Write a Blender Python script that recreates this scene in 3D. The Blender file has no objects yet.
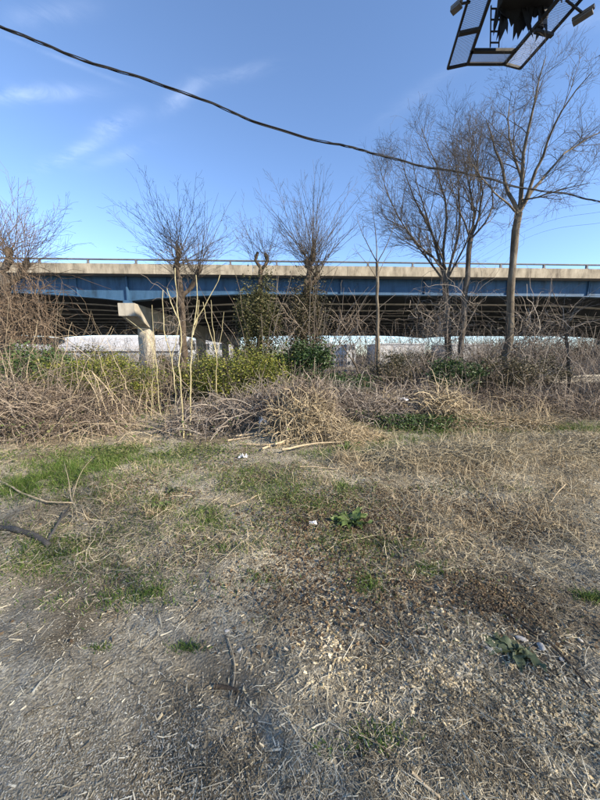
import bpy, bmesh, math, random
import numpy as np
from mathutils import Vector

# ------------------------------------------------------------------ camera
R = math.radians
scene = bpy.context.scene
COL = scene.collection
CAM_H, PITCH, F = 1.6, R(8.5), 301.0          # metres, downward tilt, focal length in photo pixels
cam_d = bpy.data.cameras.new('camera'); cam = bpy.data.objects.new('camera', cam_d); COL.objects.link(cam)
cam.location = (0, 0, CAM_H); cam.rotation_euler = (R(90) - PITCH, 0, 0)
cam_d.sensor_fit = 'VERTICAL'; cam_d.sensor_height = 36.0; cam_d.lens = 36.0 * F / 800.0
cam_d.clip_start = 0.05; cam_d.clip_end = 3000
scene.camera = cam

# ------------------------------------------------------------------ light
SUN_EL, SUN_AZ = R(29), R(57)                  # azimuth: from straight behind the camera towards the right
to_sun = Vector((math.sin(SUN_AZ) * math.cos(SUN_EL), -math.cos(SUN_AZ) * math.cos(SUN_EL), math.sin(SUN_EL)))
sun_d = bpy.data.lights.new('sun', 'SUN'); sun = bpy.data.objects.new('sun', sun_d); COL.objects.link(sun)
sun_d.energy = 3.1; sun_d.angle = R(0.6); sun_d.color = (1.0, 0.87, 0.68)
sun.rotation_euler = to_sun.to_track_quat('Z', 'Y').to_euler(); sun.location = (30, -20, 30)

world = bpy.data.worlds.new('World'); scene.world = world; world.use_nodes = True
wn, wl = world.node_tree.nodes, world.node_tree.links
wn.clear()
sky = wn.new('ShaderNodeTexSky'); sky.sky_type = 'NISHITA'; sky.sun_disc = False
sky.sun_elevation = SUN_EL; sky.sun_rotation = math.pi - SUN_AZ
sky.air_density = 0.75; sky.dust_density = 0.0; sky.ozone_density = 3.0; sky.altitude = 300
wtc = wn.new('ShaderNodeTexCoord')
wmap = wn.new('ShaderNodeMapping'); wmap.inputs['Scale'].default_value = (5.0, 5.0, 14.0); wmap.inputs['Rotation'].default_value = (0.0, R(20), 0)
wno = wn.new('ShaderNodeTexNoise'); wno.inputs['Scale'].default_value = 1.6; wno.inputs['Detail'].default_value = 8; wno.inputs['Roughness'].default_value = 0.65; wno.inputs['Distortion'].default_value = 0.8
wra = wn.new('ShaderNodeMath'); wra.operation = 'MULTIPLY'
def wray(px, py):
    u, v = (px - 300.0) / F, (400.0 - py) / F; c, s = math.cos(PITCH), math.sin(PITCH); d = Vector((u, c + v * s, -s + v * c)); return d.normalized()
def wmath(op, x, y=None):
    m = wn.new('ShaderNodeMath'); m.operation = op
    for k, q in enumerate((x, y)):
        if q is None: continue
        if isinstance(q, (int, float)): m.inputs[k].default_value = q
        else: wl.new(q, m.inputs[k])
    return m.outputs[0]
wisps = None                                    # thin cirrus streaks at their places in the sky
for (p0, p1, wid, amp) in (((-40, 96), (80, 92), 9, .42), ((40, 168), (108, 138), 9, .36), ((95, 132), (135, 116), 10, .42), ((165, 108), (200, 82), 11, .34), ((200, 82), (270, 66), 9, .16), ((-10, 30), (120, 82), 3, .14), ((0, 22), (90, 8), 10, .18), ((90, 165), (150, 145), 9, .18), ((520, 35), (640, 10), 10, .2), ((380, 120), (470, 60), 12, .10)):
    d0, d1 = wray(*p0), wray(*p1); c = (d0 + d1) / 2; ax = (d1 - d0); la = ax.length / 2 * 1.2; ax.normalize(); bx = c.cross(ax).normalized(); lb = wid / F * .45
    sb = wn.new('ShaderNodeVectorMath'); sb.operation = 'SUBTRACT'; wl.new(wtc.outputs['Generated'], sb.inputs[0]); sb.inputs[1].default_value = c
    qs = []
    for v_, l_ in ((ax, la), (bx, lb), (c.normalized(), .5)):
        dp = wn.new('ShaderNodeVectorMath'); dp.operation = 'DOT_PRODUCT'; wl.new(sb.outputs[0], dp.inputs[0]); dp.inputs[1].default_value = v_ / l_; qs.append(wmath('MULTIPLY', dp.outputs['Value'], dp.outputs['Value']))
    e = wmath('EXPONENT', wmath('MULTIPLY', wmath('ADD', wmath('ADD', qs[0], qs[1]), qs[2]), -1.4)); e = wmath('MULTIPLY', e, amp * .34)
    wisps = e if wisps is None else wmath('ADD', wisps, e)
wnr = wn.new('ShaderNodeMapRange'); wnr.inputs['From Min'].default_value = 0.36; wnr.inputs['From Max'].default_value = 0.68
wl.new(wno.outputs['Fac'], wnr.inputs['Value']); wl.new(wnr.outputs[0], wra.inputs[0]); wl.new(wisps, wra.inputs[1])
wmx = wn.new('ShaderNodeMixRGB'); wmx.inputs[2].default_value = (7.6, 8.0, 8.6, 1)
wbg = wn.new('ShaderNodeBackground'); wbg.inputs['Strength'].default_value = 0.10
wo = wn.new('ShaderNodeOutputWorld')
wl.new(wtc.outputs['Generated'], wmap.inputs['Vector']); wl.new(wmap.outputs[0], wno.inputs['Vector'])
wl.new(wra.outputs[0], wmx.inputs[0]); wl.new(sky.outputs[0], wmx.inputs[1]); wl.new(wmx.outputs[0], wbg.inputs['Color']); wl.new(wbg.outputs[0], wo.inputs['Surface'])
scene.view_settings.view_transform = 'Standard'; scene.view_settings.look = 'None'
scene.view_settings.exposure = 1.8; scene.view_settings.gamma = 1.0
scene.render.engine = 'CYCLES'
scene.cycles.max_bounces = 6; scene.cycles.diffuse_bounces = 3; scene.cycles.transparent_max_bounces = 8

rng = np.random.default_rng(7)

# ------------------------------------------------------------------ pixel -> direction helpers (600 x 800 photo pixels)
def ray(px, py):
    u, v = (px - 300.0) / F, (400.0 - py) / F
    c, s = math.cos(PITCH), math.sin(PITCH)
    return np.array([u, c + v * s, -s + v * c])
def at(px, py, Y):
    d = ray(px, py); return np.array([0, 0, CAM_H]) + d * (Y / d[1])
def at_z(px, py, z):
    d = ray(px, py); return np.array([0, 0, CAM_H]) + d * ((z - CAM_H) / d[2])
def gnd0(px, py): return at_z(px, py, 0.0)
def gnd(px, py):
    z = 0.0                                     # walk the ray onto the uneven ground
    for _ in range(14):
        p = at_z(px, py, z); z = .5 * z + .5 * float(H(p[0], p[1]))
    return at_z(px, py, z)

# ------------------------------------------------------------------ noise and terrain height
def _hash(ix, iy, seed):
    h = (ix.astype(np.int64) * 374761393 + iy.astype(np.int64) * 668265263 + seed * 974634777) & 0x7fffffff
    h = ((h ^ (h >> 13)) * 1274126177) & 0x7fffffff
    return ((h ^ (h >> 16)) & 0xffff) / 65535.0
def vnoise(x, y, f, seed=0):
    x = np.asarray(x, float) * f; y = np.asarray(y, float) * f
    ix, iy = np.floor(x), np.floor(y); fx, fy = x - ix, y - iy
    fx = fx * fx * (3 - 2 * fx); fy = fy * fy * (3 - 2 * fy)
    a, b = _hash(ix, iy, seed), _hash(ix + 1, iy, seed); c, d = _hash(ix, iy + 1, seed), _hash(ix + 1, iy + 1, seed)
    return (a * (1 - fx) + b * fx) * (1 - fy) + (c * (1 - fx) + d * fx) * fy - 0.5
def sstep(a, b, t):
    t = np.clip((np.asarray(t, float) - a) / (b - a), 0, 1); return t * t * (3 - 2 * t)
MOUNDS = []                                      # x, y, rx, ry, height of earth humps under the brush
for (px, py, rx, ry, h) in [(300, 430, 1.2, 0.6, 0.32), (250, 418, 1.6, 0.9, 0.30), (380, 410, 1.9, 0.8, 0.38), (470, 410, 1.6, 0.9, 0.38),
                            (470, 462, 1.3, 0.6, 0.13), (40, 425, 2.2, 0.9, 0.3), (560, 470, 1.6, 0.5, 0.12), (230, 560, 0.6, 0.3, 0.03)]:
    g = gnd0(px, py); MOUNDS.append((g[0], g[1], rx, ry, h))
def H(x, y):
    x = np.asarray(x, float); y = np.asarray(y, float)
    near = 1 - sstep(14, 40, np.hypot(x, y))
    z = (0.10 * vnoise(x, y, 0.5, 1) + 0.06 * vnoise(x, y, 1.6, 2) + 0.028 * vnoise(x, y, 4.5, 3) + 0.014 * vnoise(x, y, 13, 4)) * near
    for mx, my, rx, ry, h in MOUNDS:
        z = z + h * np.exp(-((x - mx) / rx) ** 2 - ((y - my) / ry) ** 2)
    z = z - 1.5 * sstep(13, 21, y) - 0.5 * sstep(25, 60, y)
    return z

# ------------------------------------------------------------------ materials
def new_mat(name):
    m = bpy.data.materials.new(name); m.use_nodes = True
    n, l = m.node_tree.nodes, m.node_tree.links
    return m, n, l, n['Principled BSDF']
def ramp(n, cols, interp='LINEAR'):
    r = n.new('ShaderNodeValToRGB'); cr = r.color_ramp; cr.interpolation = interp
    while len(cr.elements) < len(cols): cr.elements.new(0.5)
    for i, c in enumerate(cols):
        if len(c) == 4: pos, c = c[0], c[1:]
        else: pos = i / max(1, len(cols) - 1)
        cr.elements[i].position = pos; cr.elements[i].color = (*c, 1)
    return r
def noise(n, l, scale, detail=6, rough=0.6, coord='Object', vec=None, dist=0.0):
    t = n.new('ShaderNodeTexNoise'); t.inputs['Scale'].default_value = scale; t.inputs['Detail'].default_value = detail
    t.inputs['Roughness'].default_value = rough; t.inputs['Distortion'].default_value = dist
    if vec is None:
        tc = n.new('ShaderNodeTexCoord'); vec = tc.outputs[coord]
    l.new(vec, t.inputs['Vector']); return t
def island_mat(name, cols, rough=0.85, trans=0.0, spec=0.15, nscale=0, namp=0.35):
    """colour differs from piece to piece, with a little mottling along each piece"""
    m, n, l, b = new_mat(name)
    g = n.new('ShaderNodeNewGeometry'); r = ramp(n, cols); l.new(g.outputs['Random Per Island'], r.inputs[0])
    out = r.outputs[0]
    if nscale:
        t = noise(n, l, nscale, 4); r2 = ramp(n, [(1 - namp,) * 3, (1 + namp,) * 3]); l.new(t.outputs['Fac'], r2.inputs[0])
        r2.color_ramp.elements[0].position = 0.3; r2.color_ramp.elements[1].position = 0.7
        mx = n.new('ShaderNodeMixRGB'); mx.blend_type = 'MULTIPLY'; mx.inputs[0].default_value = 1
        l.new(out, mx.inputs[1]); l.new(r2.outputs[0], mx.inputs[2]); out = mx.outputs[0]
    l.new(out, b.inputs['Base Color']); b.inputs['Roughness'].default_value = rough; b.inputs['Specular IOR Level'].default_value = spec
    if trans:
        tr = n.new('ShaderNodeBsdfTranslucent'); l.new(out, tr.inputs['Color'])
        ms = n.new('ShaderNodeMixShader'); ms.inputs[0].default_value = trans
        l.new(b.outputs[0], ms.inputs[1]); l.new(tr.outputs[0], ms.inputs[2]); l.new(ms.outputs[0], n['Material Output'].inputs['Surface'])
    return m
def solid_mat(name, cols, scale=4.0, rough=0.8, bump=0.0, bscale=20.0, spec=0.3, metal=0.0, stretch=None, detail=8, coord='Object'):
    m, n, l, b = new_mat(name)
    tc = n.new('ShaderNodeTexCoord'); vec = tc.outputs[coord]
    if stretch:
        mp = n.new('ShaderNodeMapping'); mp.inputs['Scale'].default_value = stretch; l.new(vec, mp.inputs['Vector']); vec = mp.outputs[0]
    t = noise(n, l, scale, detail, 0.65, vec=vec); r = ramp(n, cols)
    if len(cols[0]) == 3:
        for i, e in enumerate(r.color_ramp.elements): e.position = 0.3 + 0.4 * i / max(1, len(cols) - 1)
    l.new(t.outputs['Fac'], r.inputs[0]); l.new(r.outputs[0], b.inputs['Base Color'])
    b.inputs['Roughness'].default_value = rough; b.inputs['Specular IOR Level'].default_value = spec; b.inputs['Metallic'].default_value = metal
    if bump:
        t2 = noise(n, l, bscale, 8, 0.7, vec=vec); bp = n.new('ShaderNodeBump'); bp.inputs['Strength'].default_value = bump; bp.inputs['Distance'].default_value = 0.03
        l.new(t2.outputs['Fac'], bp.inputs['Height']); l.new(bp.outputs[0], b.inputs['Normal'])
    return m

# ground: grey-brown earth, finer gravel grit, old thatch patches
def ground_mat():
    m, n, l, b = new_mat('earth')
    tc = n.new('ShaderNodeTexCoord'); v = tc.outputs['Object']
    t1 = noise(n, l, 0.9, 8, 0.65, vec=v); r1 = ramp(n, [(0.3, .10, .083, .058), (0.5, .205, .178, .130), (0.68, .32, .29, .222)]); l.new(t1.outputs['Fac'], r1.inputs[0])
    t2 = noise(n, l, 55, 6, 0.8, vec=v); r2 = ramp(n, [(0.3, .35, .35, .35), (0.55, 1, 1, 1), (0.75, 1.7, 1.65, 1.55)]); l.new(t2.outputs['Fac'], r2.inputs[0])
    mx = n.new('ShaderNodeMixRGB'); mx.blend_type = 'MULTIPLY'; mx.inputs[0].default_value = 1; l.new(r1.outputs[0], mx.inputs[1]); l.new(r2.outputs[0], mx.inputs[2])
    vo = n.new('ShaderNodeTexVoronoi'); vo.inputs['Scale'].default_value = 75; l.new(v, vo.inputs['Vector'])
    r3 = ramp(n, [(0.0, .20, .185, .145), (0.5, .32, .30, .24), (0.9, .48, .455, .375)]); l.new(vo.outputs['Color'], r3.inputs[0])
    t4 = noise(n, l, 0.75, 5, 0.6, vec=v, dist=0.4); r4 = ramp(n, [(0.42, 0, 0, 0), (0.58, 1, 1, 1)]); l.new(t4.outputs['Fac'], r4.inputs[0])
    m2 = n.new('ShaderNodeMixRGB'); l.new(r4.outputs[0], m2.inputs[0]); l.new(mx.outputs[0], m2.inputs[1]); l.new(r3.outputs[0], m2.inputs[2])
    l.new(m2.outputs[0], b.inputs['Base Color']); b.inputs['Roughness'].default_value = 0.95; b.inputs['Specular IOR Level'].default_value = 0.1
    bp = n.new('ShaderNodeBump'); bp.inputs['Strength'].default_value = 0.9; bp.inputs['Distance'].default_value = 0.012
    ad = n.new('ShaderNodeMath'); ad.operation = 'SUBTRACT'; l.new(t2.outputs['Fac'], ad.inputs[0]); l.new(vo.outputs['Distance'], ad.inputs[1])
    l.new(ad.outputs[0], bp.inputs['Height']); l.new(bp.outputs[0], b.inputs['Normal'])
    return m
M = {}
M['earth'] = ground_mat()
M['straw'] = island_mat('dry_straw', [(.08, .066, .045), (.21, .178, .118), (.36, .312, .212), (.54, .475, .335), (.28, .243, .17)], trans=0.15)
M['straw_warm'] = island_mat('warm_straw', [(.10, .077, .05), (.26, .205, .13), (.42, .34, .22), (.57, .475, .32), (.33, .265, .175)], trans=0.15)
M['litter'] = island_mat('weathered_litter', [(.09, .073, .05), (.22, .188, .13), (.35, .31, .222), (.51, .46, .34), (.68, .63, .485)], trans=0.05)
M['dark_litter'] = island_mat('damp_litter', [(.04, .033, .023), (.09, .075, .052), (.15, .128, .09), (.21, .18, .13)])
M['leaf_dead'] = island_mat('dead_leaf', [(.045, .032, .022), (.11, .075, .045), (.18, .125, .075), (.26, .20, .125)], trans=0.15)
M['chip'] = island_mat('wood_chip', [(.40, .31, .17), (.58, .47, .28), (.74, .63, .42), (.50, .43, .32)])
M['grit'] = island_mat('gravel_stone', [(.14, .13, .10), (.27, .255, .205), (.37, .35, .29), (.50, .475, .40)])
M['grass'] = island_mat('green_grass', [(.035, .07, .015), (.07, .13, .025), (.12, .19, .04), (.20, .22, .07)], trans=0.3, rough=0.6)
M['ivy_patch'] = island_mat('ground_ivy_leaf', [(.025, .05, .018), (.05, .09, .03), (.08, .13, .04), (.12, .16, .06)], trans=0.2, rough=0.5, spec=0.3)
M['weed'] = island_mat('weed_leaf', [(.04, .06, .02), (.075, .105, .035), (.12, .15, .05), (.18, .17, .08)], trans=0.25, rough=0.6)
M['ivy'] = island_mat('ivy_leaf', [(.012, .03, .010), (.03, .06, .018), (.05, .09, .028), (.08, .11, .04)], trans=0.2, rough=0.45, spec=0.4)
M['ivy_brown'] = island_mat('dusky_ivy_leaf', [(.025, .026, .014), (.05, .048, .024), (.085, .075, .038), (.13, .105, .06)], trans=0.15, rough=0.5, spec=0.3)
M['ivy_mid'] = island_mat('olive_ivy_leaf', [(.03, .036, .014), (.06, .066, .024), (.10, .098, .04), (.17, .15, .07)], trans=0.2, rough=0.5, spec=0.3)
M['privet'] = island_mat('privet_leaf', [(.04, .055, .014), (.10, .125, .025), (.19, .205, .04), (.32, .30, .07)], trans=0.3, rough=0.5, spec=0.3)
M['bramble'] = island_mat('bramble_stem', [(.045, .034, .027), (.11, .085, .066), (.205, .165, .128), (.32, .265, .21)])
M['bramble_grey'] = island_mat('grey_bramble_stem', [(.06, .048, .04), (.135, .11, .092), (.23, .195, .165), (.34, .30, .255)])
M['cane'] = island_mat('pale_cane', [(.21, .165, .105), (.33, .265, .175), (.46, .385, .265)], nscale=14)
M['sapling'] = solid_mat('sapling_bark', [(.20, .17, .095), (.34, .295, .165), (.44, .39, .25)], 9, 0.7, 0.3, 40)
M['bark'] = solid_mat('grey_bark', [(.045, .037, .03), (.10, .085, .07), (.18, .155, .13)], 6, 0.9, 0.8, 30, 0.15, stretch=(1, 1, .35))
M['bark_pale'] = solid_mat('pale_bark', [(.055, .045, .034), (.13, .108, .082), (.25, .215, .165)], 6, 0.9, 0.6, 30, 0.15, stretch=(1, 1, .35))
M['bark_dark'] = solid_mat('dark_bark', [(.035, .026, .02), (.085, .065, .048), (.15, .12, .09)], 6, 0.9, 0.8, 30, 0.15, stretch=(1, 1, .35))
M['twig'] = island_mat('bare_twig', [(.045, .037, .03), (.09, .075, .06), (.15, .125, .10)])
M['twig_red'] = island_mat('reddish_twig', [(.07, .05, .036), (.13, .095, .068), (.21, .16, .115)])
M['dock'] = island_mat('dock_leaf', [(.04, .055, .026), (.075, .095, .042), (.12, .14, .07), (.17, .16, .09)], trans=0.15, rough=0.45, spec=0.4, nscale=30, namp=.25)
M['dock_bright'] = island_mat('fresh_dock_leaf', [(.035, .065, .02), (.07, .115, .035), (.12, .165, .05), (.19, .20, .08)], trans=0.2, rough=0.5, spec=0.3, nscale=30, namp=.25)
M['stone'] = solid_mat('pale_stone', [(.28, .26, .23), (.45, .43, .39), (.60, .58, .54)], 14, 0.9, 0.5, 40)
M['plastic'] = solid_mat('dirty_white_plastic', [(.45, .45, .46), (.7, .7, .72), (.78, .78, .8)], 10, 0.5)
M['log'] = solid_mat('weathered_log', [(.035, .033, .03), (.075, .07, .064), (.13, .122, .112)], 9, 0.9, 0.7, 40)
M['concrete'] = solid_mat('bridge_concrete', [(.20, .18, .145), (.34, .31, .255), (.43, .40, .33)], 1.6, 0.9, 0.4, 14, 0.2, stretch=(1, 1, .4))
M['parapet'] = solid_mat('parapet_concrete', [(.10, .085, .065), (.27, .235, .18), (.39, .345, .27)], 2.6, 0.9, 0.4, 10, 0.2, stretch=(1, 1, .35))
M['deck'] = solid_mat('deck_concrete', [(.16, .15, .14), (.24, .23, .21)], 1.0, 0.9)
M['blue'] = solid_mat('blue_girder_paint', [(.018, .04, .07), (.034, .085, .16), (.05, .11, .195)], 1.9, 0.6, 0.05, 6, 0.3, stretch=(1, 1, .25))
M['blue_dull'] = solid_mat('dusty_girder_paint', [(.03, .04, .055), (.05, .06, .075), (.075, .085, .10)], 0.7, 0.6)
M['flange'] = solid_mat('lit_flange_tone', [(.36, .37, .38), (.48, .48, .47), (.56, .55, .53)], 0.6, 0.7)  # pale tone paints the light caught by the inner girders' bottom flanges
M['galv'] = solid_mat('galvanised_steel', [(.25, .26, .27), (.36, .37, .38), (.45, .46, .47)], 3, 0.45, 0.0, 20, 0.5, 0.6)
M['rail_steel'] = solid_mat('dull_rail_steel', [(.07, .07, .075), (.11, .11, .115), (.16, .155, .15)], 3, 0.7)
M['black'] = solid_mat('black_rubber', [(.010, .010, .011), (.02, .02, .021)], 8, 0.6)
M['sign_dark'] = solid_mat('dark_sign_steel', [(.012, .012, .013), (.03, .03, .032)], 2, 0.6, 0.0, 20, 0.3)
M['vinyl'] = solid_mat('torn_black_vinyl', [(.006, .006, .007), (.014, .014, .016)], 2, 0.6)
M['grating'] = solid_mat('grating_steel', [(.26, .27, .30), (.36, .37, .40)], 2, 0.7)
M['wood_pole'] = solid_mat('pole_wood', [(.07, .05, .035), (.14, .10, .07), (.2, .15, .1)], 4, 0.9, 0.4, 20, stretch=(1, 1, .1))
M['white_wall'] = solid_mat('white_cladding', [(.34, .34, .34), (.46, .46, .46)], 0.6, 0.7)
M['grey_wall'] = solid_mat('grey_cladding', [(.30, .33, .37), (.38, .41, .45)], 0.3, 0.6)
M['brick'] = solid_mat('tan_block_wall', [(.22, .18, .14), (.30, .25, .2)], 1.2, 0.9)
M['roof'] = solid_mat('roof_felt', [(.10, .10, .10), (.16, .16, .16)], 1.0, 0.9)
def glass_mat():
    m, n, l, b = new_mat('window_glass'); b.inputs['Base Color'].default_value = (.03, .04, .05, 1); b.inputs['Roughness'].default_value = 0.08; b.inputs['Specular IOR Level'].default_value = 0.7
    return m
M['glass'] = glass_mat()

# ------------------------------------------------------------------ mesh helpers
def mesh_np(name, verts, faces, mat, parent=None, smooth=False):
    """verts (N,3); faces (M,3) or (M,4) array, or a list of such arrays"""
    if not isinstance(faces, list): faces = [faces]
    faces = [np.asarray(f, np.int32) for f in faces if len(f)]
    me = bpy.data.meshes.new(name)
    verts = np.asarray(verts, np.float32)
    nl = sum(f.size for f in faces); npol = sum(len(f) for f in faces)
    me.vertices.add(len(verts)); me.vertices.foreach_set('co', verts.ravel())
    me.loops.add(nl); me.loops.foreach_set('vertex_index', np.concatenate([f.ravel() for f in faces]))
    me.polygons.add(npol)
    tot = np.concatenate([np.full(len(f), f.shape[1], np.int32) for f in faces])
    me.polygons.foreach_set('loop_start', np.concatenate([[0], np.cumsum(tot)[:-1]]).astype(np.int32))
    me.polygons.foreach_set('use_smooth', np.full(npol, smooth, bool))
    me.update(calc_edges=True); me.validate()
    me.materials.append(M[mat] if isinstance(mat, str) else mat)
    o = bpy.data.objects.new(name, me); COL.objects.link(o)
    if parent is not None: o.parent = parent
    return o
class MB:
    def __init__(s): s.v, s.q, s.t, s.n = [], [], [], 0
    def add(s, v, q=None, t=None):
        v = np.asarray(v, float).reshape(-1, 3)
        if q is not None and len(q): s.q.append(np.asarray(q).reshape(-1, 4) + s.n)
        if t is not None and len(t): s.t.append(np.asarray(t).reshape(-1, 3) + s.n)
        s.v.append(v); s.n += len(v); return s
    def box(s, lo, hi):
        x0, y0, z0 = lo; x1, y1, z1 = hi
        v = [(x0, y0, z0), (x1, y0, z0), (x1, y1, z0), (x0, y1, z0), (x0, y0, z1), (x1, y0, z1), (x1, y1, z1), (x0, y1, z1)]
        return s.add(v, [(0, 3, 2, 1), (4, 5, 6, 7), (0, 1, 5, 4), (1, 2, 6, 5), (2, 3, 7, 6), (3, 0, 4, 7)])
    def bar(s, a, b, w, h):
        a, b = np.asarray(a, float), np.asarray(b, float); d = b - a; d /= np.linalg.norm(d)
        up = np.array([0, 0, 1.]) if abs(d[2]) < 0.95 else np.array([0, 1., 0])
        x = np.cross(d, up); x /= np.linalg.norm(x); y = np.cross(x, d)
        v = [p + x * w / 2 * i + y * h / 2 * j for p in (a, b) for (i, j) in ((-1, -1), (1, -1), (1, 1), (-1, 1))]
        return s.add(v, [(0, 1, 2, 3), (7, 6, 5, 4), (0, 4, 5, 1), (1, 5, 6, 2), (2, 6, 7, 3), (3, 7, 4, 0)])
    def tubes(s, P, rad, sides=4, cap=False):
        v, q = tubes(P, rad, sides); s.add(v, q)
        if cap:
            K = P.shape[1]
            for i in range(P.shape[0]):
                for row in (0, K - 1):
                    base = s.n - P.shape[0] * K * sides + i * K * sides + row * sides
                    if sides == 4: s.q.append(np.array([[base, base + 1, base + 2, base + 3]]))
                    else:
                        for k in range(1, sides - 1): s.t.append(np.array([[base, base + k, base + k + 1]]))
        return s
    def build(s, name, mat, parent=None, smooth=False):
        fs = []
        if s.q: fs.append(np.concatenate(s.q))
        if s.t: fs.append(np.concatenate(s.t))
        return mesh_np(name, np.concatenate(s.v), fs, mat, parent, smooth)
def tubes(P, rad, sides=4):
    """sweep N paths of K points at once"""
    P = np.asarray(P, float); N, K, _ = P.shape; rad = np.broadcast_to(np.asarray(rad, float), (N, K))
    T = np.empty_like(P); T[:, 1:-1] = P[:, 2:] - P[:, :-2]; T[:, 0] = P[:, 1] - P[:, 0]; T[:, -1] = P[:, -1] - P[:, -2]
    T /= np.linalg.norm(T, axis=2, keepdims=True) + 1e-9
    mean = P[:, -1] - P[:, 0]; mean /= np.linalg.norm(mean, axis=1, keepdims=True) + 1e-9
    ref = np.where(np.abs(mean[:, 2:3]) > 0.8, np.array([[1., 0.13, 0]]), np.array([[0.1, 0.07, 1.]]))[:, None, :]
    X = np.cross(T, np.broadcast_to(ref, T.shape)); X /= np.linalg.norm(X, axis=2, keepdims=True) + 1e-9
    Y = np.cross(T, X)
    a = np.linspace(0, 2 * math.pi, sides, endpoint=False)
    V = P[:, :, None, :] + rad[:, :, None, None] * (X[:, :, None, :] * np.cos(a)[None, None, :, None] + Y[:, :, None, :] * np.sin(a)[None, None, :, None])
    i = np.arange(N)[:, None, None] * K * sides; k = np.arange(K - 1)[None, :, None] * sides; j = np.arange(sides)[None, None, :]; j2 = (j + 1) % sides
    q = np.stack([i + k + j, i + k + j2, i + k + sides + j2, i + k + sides + j], -1).reshape(-1, 4)
    return V.reshape(-1, 3), q
def stalk_paths(base, az, el, L, K=7, droop=0.0, wig=0.15, r=None, azwig=None):
    """paths that leave base at azimuth/elevation and bend; droop = total fall of elevation in radians"""
    r = r or rng; N = len(base); P = np.empty((N, K, 3)); P[:, 0] = base
    a = np.array(az, float); e = np.array(el, float); st = np.asarray(L, float) / (K - 1); dr = np.broadcast_to(np.asarray(droop, float), (N,)) / (K - 1)
    aw = wig if azwig is None else azwig
    for k in range(1, K):
        P[:, k] = P[:, k - 1] + np.stack([np.cos(e) * np.cos(a), np.cos(e) * np.sin(a), np.sin(e)], -1) * st[:, None]
        e = e - dr + r.normal(0, wig, N); a = a + r.normal(0, aw, N)
    return P
def clamp_ground(P, lift=0.008):
    z = H(P[..., 0], P[..., 1]) + lift; P[..., 2] = np.maximum(P[..., 2], z); return P
def strips(P, wid, side=None):
    """flat ribbons along N paths of K points"""
    N, K, _ = P.shape; T = np.empty_like(P); T[:, 1:-1] = P[:, 2:] - P[:, :-2]; T[:, 0] = P[:, 1] - P[:, 0]; T[:, -1] = P[:, -1] - P[:, -2]
    up = np.zeros_like(P); up[..., 2] = 1
    if side is None: up = up + rng.normal(0, 0.6, (N, 1, 3))
    X = np.cross(T, up); X /= np.linalg.norm(X, axis=2, keepdims=True) + 1e-9
    w = np.broadcast_to(np.asarray(wid, float), (N, K))[..., None]
    V = np.stack([P - X * w / 2, P + X * w / 2], 2).reshape(-1, 3)
    i = np.arange(N)[:, None] * K * 2; k = np.arange(K - 1)[None, :] * 2
    q = np.stack([i + k, i + k + 1, i + k + 3, i + k + 2], -1).reshape(-1, 4)
    return V, q
def leaf_quads(C, size, r=None, flat=0.5, aspect=0.6):
    """small folded diamond leaves scattered at points C"""
    r = r or rng; N = len(C)
    d = r.normal(0, 1, (N, 3)); d[:, 2] *= flat; d /= np.linalg.norm(d, axis=1, keepdims=True)
    u = r.normal(0, 1, (N, 3)); x = np.cross(d, u); x /= np.linalg.norm(x, axis=1, keepdims=True) + 1e-9; nrm = np.cross(x, d)
    s = np.broadcast_to(np.asarray(size, float), (N,))[:, None]
    V = np.stack([C - d * s * .5, C + x * s * aspect * .5 + nrm * s * .12, C + d * s * .5, C - x * s * aspect * .5 + nrm * s * .12], 1).reshape(-1, 3)
    i = np.arange(N)[:, None] * 4
    t = np.concatenate([i + np.array([[0, 1, 2]]), i + np.array([[0, 2, 3]])])
    return V, t
def tag(o, label=None, cat=None, group=None, kind=None):
    if label: o['label'] = label
    if cat: o['category'] = cat
    if group: o['group'] = group
    if kind: o['kind'] = kind
    return o
def empty(name, loc=(0, 0, 0)):
    o = bpy.data.objects.new(name, None); COL.objects.link(o); o.location = loc; o.empty_display_size = 0.2; return o
def thing(name, loc, label, cat, group=None):
    return tag(empty(name, loc), label, cat, group)
def under(o, root):
    """parent a mesh built in world coordinates"""
    o.parent = root; bpy_loc = root.location; o.location = (-bpy_loc[0], -bpy_loc[1], -bpy_loc[2]); return o
def resample(pts, K):
    pts = np.asarray(pts, float); d = np.r_[0, np.cumsum(np.linalg.norm(np.diff(pts, axis=0), axis=1))]; t = np.linspace(0, d[-1], K)
    # smooth (Catmull-Rom like) interpolation through the given points
    out = np.empty((K, 3)); n = len(pts)
    m = np.gradient(pts, d, axis=0) if n > 2 else np.repeat((pts[1:] - pts[:1]) / d[-1], 2, 0)
    for j, tt in enumerate(t):
        i = min(max(np.searchsorted(d, tt) - 1, 0), n - 2); h = d[i + 1] - d[i]; s = (tt - d[i]) / h
        out[j] = (2*s**3 - 3*s**2 + 1) * pts[i] + (s**3 - 2*s**2 + s) * h * m[i] + (-2*s**3 + 3*s**2) * pts[i+1] + (s**3 - s**2) * h * m[i+1]
    return out

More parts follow.
